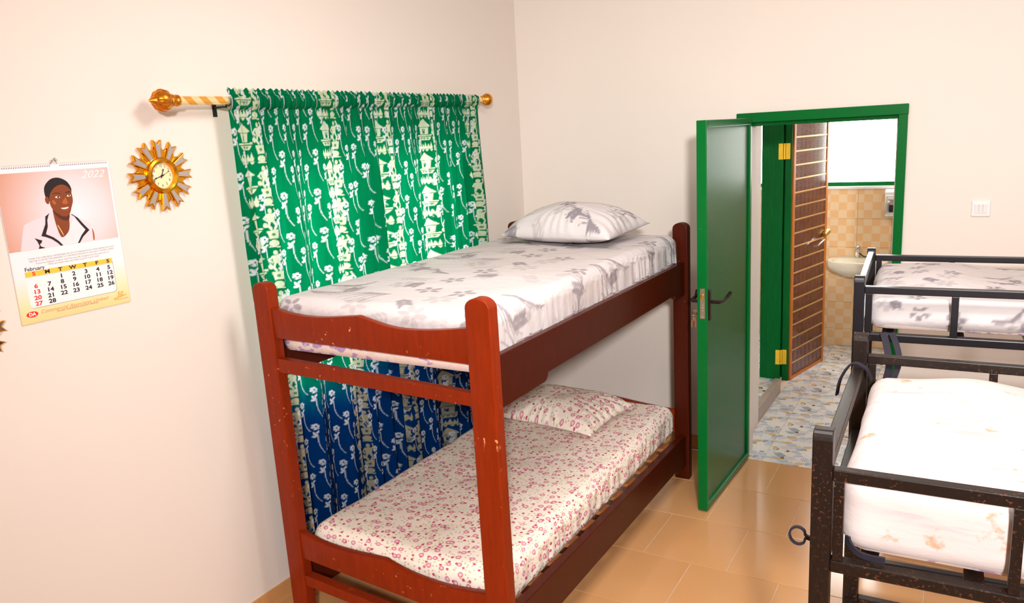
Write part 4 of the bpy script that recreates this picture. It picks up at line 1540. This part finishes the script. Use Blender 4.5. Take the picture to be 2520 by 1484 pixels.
wave_board('head_board', [(0.21, 0.445), (0.38, 0.428), (0.69, 0.448, 1), (0.95, 0.418), (1.19, 0.400)], 0.28, 0.28, -0.448, -0.420, 0.215, 1.182)
MB().prism([(0.25, 1.123), (1.165, 1.100), (1.165, 1.147), (0.25, 1.179)], 'y', -2.464, -2.430).build('cross_bar', M['wood'], bed, bevel=0.004)
MB().prism([(0.262, 0.200), (1.168, 0.140), (1.168, 0.186), (0.262, 0.244)], 'y', -2.464, -2.420).build('cross_bar', M['wood'], bed, bevel=0.004)
MB().box(0.215, 1.182, -0.452, -0.418, 1.10, 1.15).build('cross_bar', M['wood'], bed, bevel=0.004)

# side rails with shaped ends; the lower pair sits a little lower at the far end
XO = 1.238


def side_rail(x0, x1, zt0, zt1, zb0, zb1, zend, y0=-2.42, y1=-0.46):
    L_ = y1 - y0

    def top(y):
        return zt0 + (zt1 - zt0) * (y - y0) / L_

    def bot(y):
        return zb0 + (zb1 - zb0) * (y - y0) / L_
    poly = [(y0, top(y0)), (y1, top(y1))]
    ya = y1 - 0.16
    poly += [(y1, bot(y1) - zend), (ya + 0.03, bot(ya) - zend)]
    for k in range(5):
        a = math.pi / 2 * k / 4
        poly.append((ya + 0.03 - 0.03 * math.sin(a), bot(ya) - zend + (zend if zend < 0.03 else 0.03) * (1 - math.cos(a))))
    poly += [(ya - 0.015, bot(ya))]
    yb_ = y0 + 0.36
    poly += [(yb_ + 0.015, bot(yb_))]
    for k in range(5):
        a = math.pi / 2 * (4 - k) / 4
        poly.append((yb_ - 0.03 + 0.03 * math.sin(a), bot(yb_) - zend + (zend if zend < 0.03 else 0.03) * (1 - math.cos(a))))
    poly += [(y0, bot(y0) - zend)]
    return MB().prism(poly, 'x', x0, x1).build('side_rail', M['wood_shaded'], bed, bevel=0.003)


side_rail(1.212, XO, 1.268, 1.260, 1.112, 1.108, 0.030)
side_rail(0.185, 0.210, 1.268, 1.260, 1.112, 1.108, 0.030)
side_rail(1.200, XO, 0.308, 0.268, 0.142, 0.112, 0.028)
side_rail(0.185, 0.220, 0.308, 0.268, 0.142, 0.112, 0.028)
for k in range(11):
    yy = -2.24 + 0.166 * k
    MB().box(0.212, 1.210, yy - 0.04, yy + 0.04, 1.165, 1.183).build('slat', M['slat'], bed)
    zz = 0.252 - 0.02 * (k / 10)
    MB().box(0.222, 1.198, yy - 0.04, yy + 0.04, zz - 0.018, zz).build('slat', M['slat'], bed)


# ------------------------------------------------------------------ printed grey floral sheets
def floral_raster():
    """tile of grey motifs: flowers, leaf sprays and grass strokes, two tones"""
    T = 0.84
    dark, pale = Ras(T, T, 0.003), Ras(T, T, 0.003)
    r = random.Random(3)

    def wrap(fn, x, y):
        for ox in (-T, 0, T):
            for oy in (-T, 0, T):
                fn(x + ox, y + oy)

    def flower(R, x, y, s, a0, pet=5):
        for k in range(pet):
            a = a0 + 2 * math.pi * k / pet
            R.ell(x + s * 0.62 * math.cos(a), y + s * 0.62 * math.sin(a), s * 0.42, s * 0.24, a)
        R.ell(x, y, s * 0.14, s * 0.14, 0, 0.1)

    def grass(R, x, y, s, a0, n=5):
        for k in range(n):
            a = a0 + (k - n / 2) * 0.22
            pts = [(x + s * t * math.cos(a + 0.5 * t) + 0.02 * k, y + s * t * math.sin(a + 0.5 * t)) for t in np.linspace(0, 1, 8)]
            R.line(pts, 0.013, 0.003)

    def spray(R, x, y, s, a0):
        tip = (x + s * math.cos(a0), y + s * math.sin(a0))
        R.line([(x, y), tip], 0.004)
        for k in range(6):
            t = 0.15 + 0.15 * k
            for sg in (-1, 1):
                a = a0 + sg * 0.8
                R.ell(x + s * t * math.cos(a0) + 0.022 * math.cos(a), y + s * t * math.sin(a0) + 0.022 * math.sin(a), 0.019, 0.007, a)
    spots = []
    for i in range(5):
        for j in range(5):
            spots.append(((i + r.uniform(0.15, 0.85)) * T / 5, (j + r.uniform(0.15, 0.85)) * T / 5))
    r.shuffle(spots)
    for k, (x, y) in enumerate(spots):
        a = r.uniform(0, 6.28)
        if k % 5 == 0:
            wrap(lambda px, py: flower(dark, px, py, 0.055, a), x, y)
        elif k % 5 == 1:
            wrap(lambda px, py: grass(dark, px, py, 0.15, a), x, y)
        elif k % 5 == 2:
            wrap(lambda px, py: spray(pale, px, py, 0.15, a), x, y)
        elif k % 5 == 3:
            wrap(lambda px, py: flower(pale, px, py, 0.065, a, 6), x, y)
        else:
            wrap(lambda px, py: spray(dark, px, py, 0.10, a), x, y)
    return dark, pale


FD, FP = floral_raster()


def floral(scale, strength=1.0, ox=0.0, oy=0.0):
    def f(UV):
        x, y = UV[:, 0] / scale + ox, UV[:, 1] / scale + oy
        d = FD.at(x, y, True)[:, None] * strength
        p = FP.at(x, y, True)[:, None] * strength
        tone = (0.5 + 0.5 * wavy(UV, 8, 5, 2))[:, None]
        c = np.array([0.60, 0.53, 0.525]) * (1 - tone) + np.array([0.66, 0.615, 0.625]) * tone
        c = c * (1 - 0.75 * p) + np.array([0.44, 0.39, 0.395]) * 0.75 * p
        c = c * (1 - 0.85 * d) + np.array([0.205, 0.175, 0.205]) * 0.85 * d
        return np.clip(c, 0, 1)
    return f


def sheet_disp(seed, sag, amp, gather_lo=None, far=None, hem=0.0):
    def f(P, N, UV):
        Q_ = P.copy()
        side = np.clip(1 - np.abs(N[:, 2]) * 1.2, 0, 1)
        up_ = np.clip(N[:, 2], 0, 1)
        Q_[:, 2] += up_ * (amp * wavy(UV, seed, 5, 3) + amp * 0.35 * wavy(UV, seed + 1, 22, 2)) - sag * up_
        w_ = np.ones(len(P))
        if gather_lo is not None:
            w_ = 0.25 + 0.75 * np.clip((P[:, 1] - gather_lo) / 0.5, 0, 1)
        arc = P[:, 1] * np.abs(N[:, 0]) + P[:, 0] * np.abs(N[:, 1])
        fold = np.sin(arc * 95 + 3 * np.sin(arc * 13) + P[:, 2] * 9) * 0.5 + 0.5 * np.sin(arc * 41 + 1.3 + P[:, 2] * 14)
        Q_ += N * (side * w_ * (0.0068 * fold + 0.004 * wavy(P, seed + 2, 16, 2)))[:, None]
        return Q_
    return f


mat_u = thing('mattress', 'mattress on the upper wooden bunk under a grey floral sheet', 'mattress', (0.71, -1.43, 1.183))
rounded_box('mattress_body', (0.222, -2.405, 1.186), (1.196, -0.475, 1.385), 0.035, 0.04, M['ticking'], mat_u, mat_u['_org'])
rounded_box('fitted_sheet', (0.214, -2.414, 1.20), (1.206, -0.468, 1.410), (0.055), 0.0062, M['sheet_floral'], mat_u, mat_u['_org'],
            sheet_disp(21, 0.0, 0.006, -1.6), floral(1.0, 0.8), zcut=lambda P: np.where(P[:, 1] < -2.36, 1.30, 1.262) + 0.006 * np.sin(P[:, 1] * 17) * (P[:, 1] > -2.36))

mat_l = thing('mattress', 'mattress on the lower wooden bunk under a pink dotted sheet', 'mattress', (0.71, -1.43, 0.253))
rounded_box('mattress_body', (0.262, -2.395, 0.256), (1.168, -0.475, 0.41), 0.035, 0.04, M['ticking'], mat_l, mat_l['_org'])


def low_disp(P, N, UV):
    Q_ = sheet_disp(33, 0.0, 0.007, -2.4)(P, N, UV)
    return Q_


rounded_box('fitted_sheet', (0.252, -2.404, 0.255), (1.180, -0.466, 0.440), 0.06, 0.011, M['sheet_dots'], mat_l, mat_l['_org'], low_disp, None, True,
            zcut=lambda P: 0.272 + 0.012 * np.sin(P[:, 1] * 9 + P[:, 0] * 7))


def pillow(name, label, loc, size, rotz, mat, color=None, seed=0, want_uv=False, tilt=0.0, flat=0.35):
    w_, d_, h_ = size
    na, nb = int(w_ / 0.0075), int(d_ / 0.0075)
    a = np.linspace(-1, 1, na)
    b = np.linspace(-1, 1, nb)
    A_, B_ = np.meshgrid(a, b, indexing='ij')
    A_, B_ = A_.ravel(), B_.ravel()
    X_ = w_ / 2 * A_ * (1 - 0.07 * (1 - B_ ** 2))
    Y_ = d_ / 2 * B_ * (1 - 0.09 * (1 - A_ ** 2))
    t = (np.clip(1 - np.abs(A_) ** 2.6, 0, 1) ** 0.62) * (np.clip(1 - np.abs(B_) ** 2.6, 0, 1) ** 0.62)
    uv0 = np.stack([X_, Y_], 1)
    rim = 1 - t
    wr = 0.006 * wavy(uv0, seed, 18, 2) * np.clip(t * 3, 0, 1) + 0.007 * np.sin(np.arctan2(B_, A_) * 26 + 4 * np.sin(A_ * 5)) * rim * np.clip(t * 4, 0, 1)
    top = np.stack([X_, Y_, h_ * t * (1 - flat) + wr], 1)
    bot = np.stack([X_, Y_, -h_ * t * flat], 1)
    n_ = na * nb
    idx = np.arange(n_).reshape(na, nb)
    q1 = np.stack([idx[:-1, :-1], idx[1:, :-1], idx[1:, 1:], idx[:-1, 1:]], -1).reshape(-1, 4)
    edge = np.zeros((na, nb), bool)
    edge[0, :] = edge[-1, :] = True
    edge[:, 0] = edge[:, -1] = True
    m2 = np.where(edge.ravel(), np.arange(n_), np.arange(n_) + n_)
    q2 = m2[q1][:, ::-1]
    P = np.concatenate([top, bot])
    Q_ = np.concatenate([q1, q2])
    used = np.unique(Q_)
    rm = -np.ones(len(P), int)
    rm[used] = np.arange(len(used))
    P, Q_ = P[used], rm[Q_]
    UV = np.concatenate([uv0, uv0])[used]
    c_, s_ = math.cos(rotz), math.sin(rotz)
    ct, st_ = math.cos(tilt), math.sin(tilt)
    P = np.stack([P[:, 0], P[:, 1] * ct - P[:, 2] * st_, P[:, 1] * st_ + P[:, 2] * ct], 1)
    P = np.stack([P[:, 0] * c_ - P[:, 1] * s_, P[:, 0] * s_ + P[:, 1] * c_, P[:, 2]], 1) + np.array(loc)
    col = color(UV) if color else None
    o = grid_mesh(name, P, Q_, mat, None, loc, col, UV if want_uv else None)
    return tag(o, label, 'pillow')


pillow('pillow', 'plump grey floral pillow at the head of the upper wooden bunk', (0.735, -0.765, 1.470), (0.67, 0.45, 0.20), -0.10, M['sheet_floral'], floral(0.85, 1.0, 0.31, 0.12), 4, tilt=0.06, flat=0.28)
pillow('pillow', 'pink dotted pillow at the head of the lower wooden bunk', (0.670, -0.875, 0.484), (0.66, 0.50, 0.135), -0.10, M['sheet_dots'], None, 9, True, tilt=0.02, flat=0.22)


# ================================================================== METAL BUNK BEDS
def metal_bunk(label, org, ang, size, post, zs, mat, ups, heights):
    """org: outer corner of the near left post; size (length, width); zs: deck bottom, deck top, rail bottom, rail top"""
    root = thing('metal_bunk_bed', label, 'bunk bed', org, 'dark metal bunk beds')
    root.rotation_euler = (0, 0, ang)
    Lx, Wy = size
    db, dt, rb, rt = zs

    def part(mb, nm, bevel=0.004):
        return mb.build(nm, mat, root, org=org, bevel=bevel)

    def off(mb):
        mb.v = [(p[0] + org[0], p[1] + org[1], p[2] + org[2]) for p in mb.v]
        return mb
    for ix in (0, 1):
        for iy in (0, 1):
            x0 = ix * (Lx - post)
            y0 = iy * Wy
            h = heights[iy]
            # post with a rounded front lip at the top
            poly = [(y0, 0.0), (y0 + post, 0.0), (y0 + post, h)]
            for k in range(5):
                a = math.pi / 2 * k / 4
                poly.append((y0 + 0.020 - 0.020 * math.sin(a), h - 0.020 + 0.020 * math.cos(a)))
            p_ = part(off(MB().prism(poly, 'x', x0, x0 + post)), 'post', 0.003)
    for ix in (0, 1):
        x0 = ix * (Lx - post) + 0.006
        for za, zb in ((rt - 0.03, rt), (db, dt), (0.30, 0.33)):
            part(off(MB().box(x0, x0 + post - 0.012, post, Wy, za, zb)), 'end_rail', 0.003)
    for iy in (0, 1):
        y0 = iy * Wy + 0.006
        dz_ = heights[2] if iy else 0.0
        part(off(MB().box(post, Lx - post, y0, y0 + 0.028, rb + dz_, rt + dz_)), 'guard_rail', 0.003)
        part(off(MB().box(post, Lx - post, y0, y0 + 0.032, db, dt)), 'deck_rail', 0.003)
        part(off(MB().box(post, Lx - post, y0, y0 + 0.032, 0.30, 0.33)), 'lower_rail', 0.003)
        for xx in [0.0] + list(ups[iy]):
            part(off(MB().box(post + 0.004 + xx, post + 0.026 + xx, y0 + 0.002, y0 + 0.026, dt, rb + dz_)), 'upright', 0.002)
    for k in range(9):
        xx = post + 0.08 + k * (Lx - 2 * post - 0.16) / 8
        part(off(MB().box(xx - 0.02, xx + 0.02, 0.036, Wy + 0.006, dt - 0.018, dt - 0.006)), 'deck_slat', 0)
    return root


near = metal_bunk('worn brown-black metal bunk bed in the right foreground', (2.279, -2.722, 0), math.radians(1.7), (1.98, 0.890),
                  0.045, (0.927, 0.957, 1.158, 1.187), M['metal_near'], ([0.352, 0.90, 1.45], [0.34, 0.90, 1.45]), (1.277, 1.282, 0.028))
far_ = metal_bunk('black metal bunk bed close to the end wall, behind the brown one', (2.217, -1.56, 0), math.radians(3.4), (1.98, 0.830),
                  0.035, (1.190, 1.218, 1.362, 1.388), M['metal_far'], ([0.268, 0.85, 1.40], [0.285, 0.85, 1.40]), (1.424, 1.397, -0.020))
# bolt on the black bed's rear post
bp = Vector((2.217, -1.56, 0)) + Matrix.Rotation(math.radians(3.4), 3, 'Z') @ Vector((0.0175, 0.830, 1.355))
bo = MB().lathe([(0.007, 0.0), (0.007, 0.003), (0.003, 0.006)], (0, 0, 0), (0, -1, 0), 12)
bo.v = [(p[0] + 2.217 + 0.0175, p[1] - 1.56 + 0.830, p[2] + 1.368) for p in bo.v]
bo.build('bolt', M['steel'], far_, org=(2.217, -1.56, 0), smooth=True)


def lump(seed, amp, extra=None):
    def f(P, N, UV):
        Q_ = P.copy()
        up_ = np.clip(N[:, 2], 0, 1)
        side = np.clip(1 - np.abs(N[:, 2]) * 1.2, 0, 1)
        Q_[:, 2] += up_ * amp * wavy(UV, seed, 7, 3)
        if extra is not None:
            Q_[:, 2] += up_ * extra(P)
        Q_ += N * (side * (amp * 0.9 * wavy(P * np.array([1, 1, 1.5]), seed + 3, 13, 3)))[:, None]
        return Q_
    return f


mn = thing('mattress', 'thick mattress in a faded white sheet on the brown metal bunk', 'mattress', (2.279, -2.722, 0.957))
mn.rotation_euler = (0, 0, math.radians(1.7))
rounded_box('mattress_body', (2.345, -2.670, 0.958), (4.19, -1.850, 1.13), 0.04, 0.05, M['ticking'], mn, mn['_org'])
rounded_box('fitted_sheet', (2.340, -2.678, 0.960), (4.20, -1.848, 1.160), 0.055, 0.016, M['sheet_faded'], mn, mn['_org'],
            lump(51, 0.007, lambda P: 0.028 * np.exp(-((P[:, 0] - 2.62) / 0.12) ** 2 - ((P[:, 1] + 1.95) / 0.15) ** 2)))
mf_ = thing('mattress', 'crumpled white mattress with grey floral sheet on the black metal bunk', 'mattress', (2.217, -1.56, 1.218))
mf_.rotation_euler = (0, 0, math.radians(3.4))
rounded_box('mattress_body', (2.275, -1.510, 1.219), (4.13, -0.745, 1.29), 0.03, 0.05, M['ticking'], mf_, mf_['_org'])
rounded_box('fitted_sheet', (2.262, -1.516, 1.220), (4.14, -0.740, 1.335), 0.05, 0.0095, M['sheet_floral'], mf_, mf_['_org'],
            lump(77, 0.013, lambda P: 0.03 * np.exp(-((P[:, 0] - 2.50) / 0.13) ** 2 - ((P[:, 1] + 1.1) / 0.25) ** 2)), floral(0.62, 1.0, 0.2, 0.4))


# ------------------------------------------------------------------ dark fabric straps
def strap(label, pts, w_, side):
    p0 = pts[0]
    P = [Vector(p) for p in pts]
    Q_ = []
    for k in range(len(P) - 1):                     # Catmull-Rom
        a, b, c, d = P[max(k - 1, 0)], P[k], P[k + 1], P[min(k + 2, len(P) - 1)]
        for j in range(6):
            t = j / 6
            Q_.append(0.5 * ((2 * b) + (c - a) * t + (2 * a - 5 * b + 4 * c - d) * t * t + (3 * b - a - 3 * c + d) * t ** 3))
    Q_.append(P[-1])
    o = MB().ribbon(Q_, w_, 0.005, side).build('fabric_strap', M['dark_cloth'], None, org=tuple(P[-1]))
    return tag(o, label, 'strap', 'dark fabric straps on the metal bunks')


strap('dark cloth strap looped over the end rail of the brown metal bunk',
      [(2.215, -1.875, 1.085), (2.228, -1.89, 1.150), (2.262, -1.90, 1.205), (2.298, -1.900, 1.195), (2.312, -1.890, 1.170), (2.318, -1.882, 1.150)], 0.016, (0.3, 1, 0))
strap('dark cloth strap hanging below the black metal bunk',
      [(2.318, -1.562, 1.228), (2.330, -1.572, 1.190), (2.345, -1.600, 1.130), (2.338, -1.605, 1.070), (2.322, -1.610, 1.000)], 0.022, (1, 0.2, 0))
strap('shorter dark cloth strap twisted beside the one below the black bunk',
      [(2.345, -1.560, 1.228), (2.362, -1.570, 1.190), (2.375, -1.598, 1.140), (2.362, -1.615, 1.080), (2.338, -1.622, 1.020)], 0.020, (1, 0.2, 0))
strap('dark purple strap under the front corner of the faded mattress',
      [(2.358, -2.684, 1.012), (2.364, -2.686, 0.992), (2.382, -2.689, 0.976), (2.408, -2.690, 0.971), (2.440, -2.689, 0.971)], 0.016, (0, -0.2, 1))
ring = [(2.238 + 0.020 * math.cos(a), -2.640, 0.965 + 0.023 * math.sin(a)) for a in [0.15 + k * (2 * math.pi - 0.3) / 10 for k in range(11)]]
strap('small dark strap loop sticking out behind the brown metal post', [(2.285, -2.640, 0.962)] + ring + [(2.285, -2.640, 0.955)], 0.008, (0, 1, 0))

for o in bpy.data.objects:
    if '_org' in o:
        del o['_org']
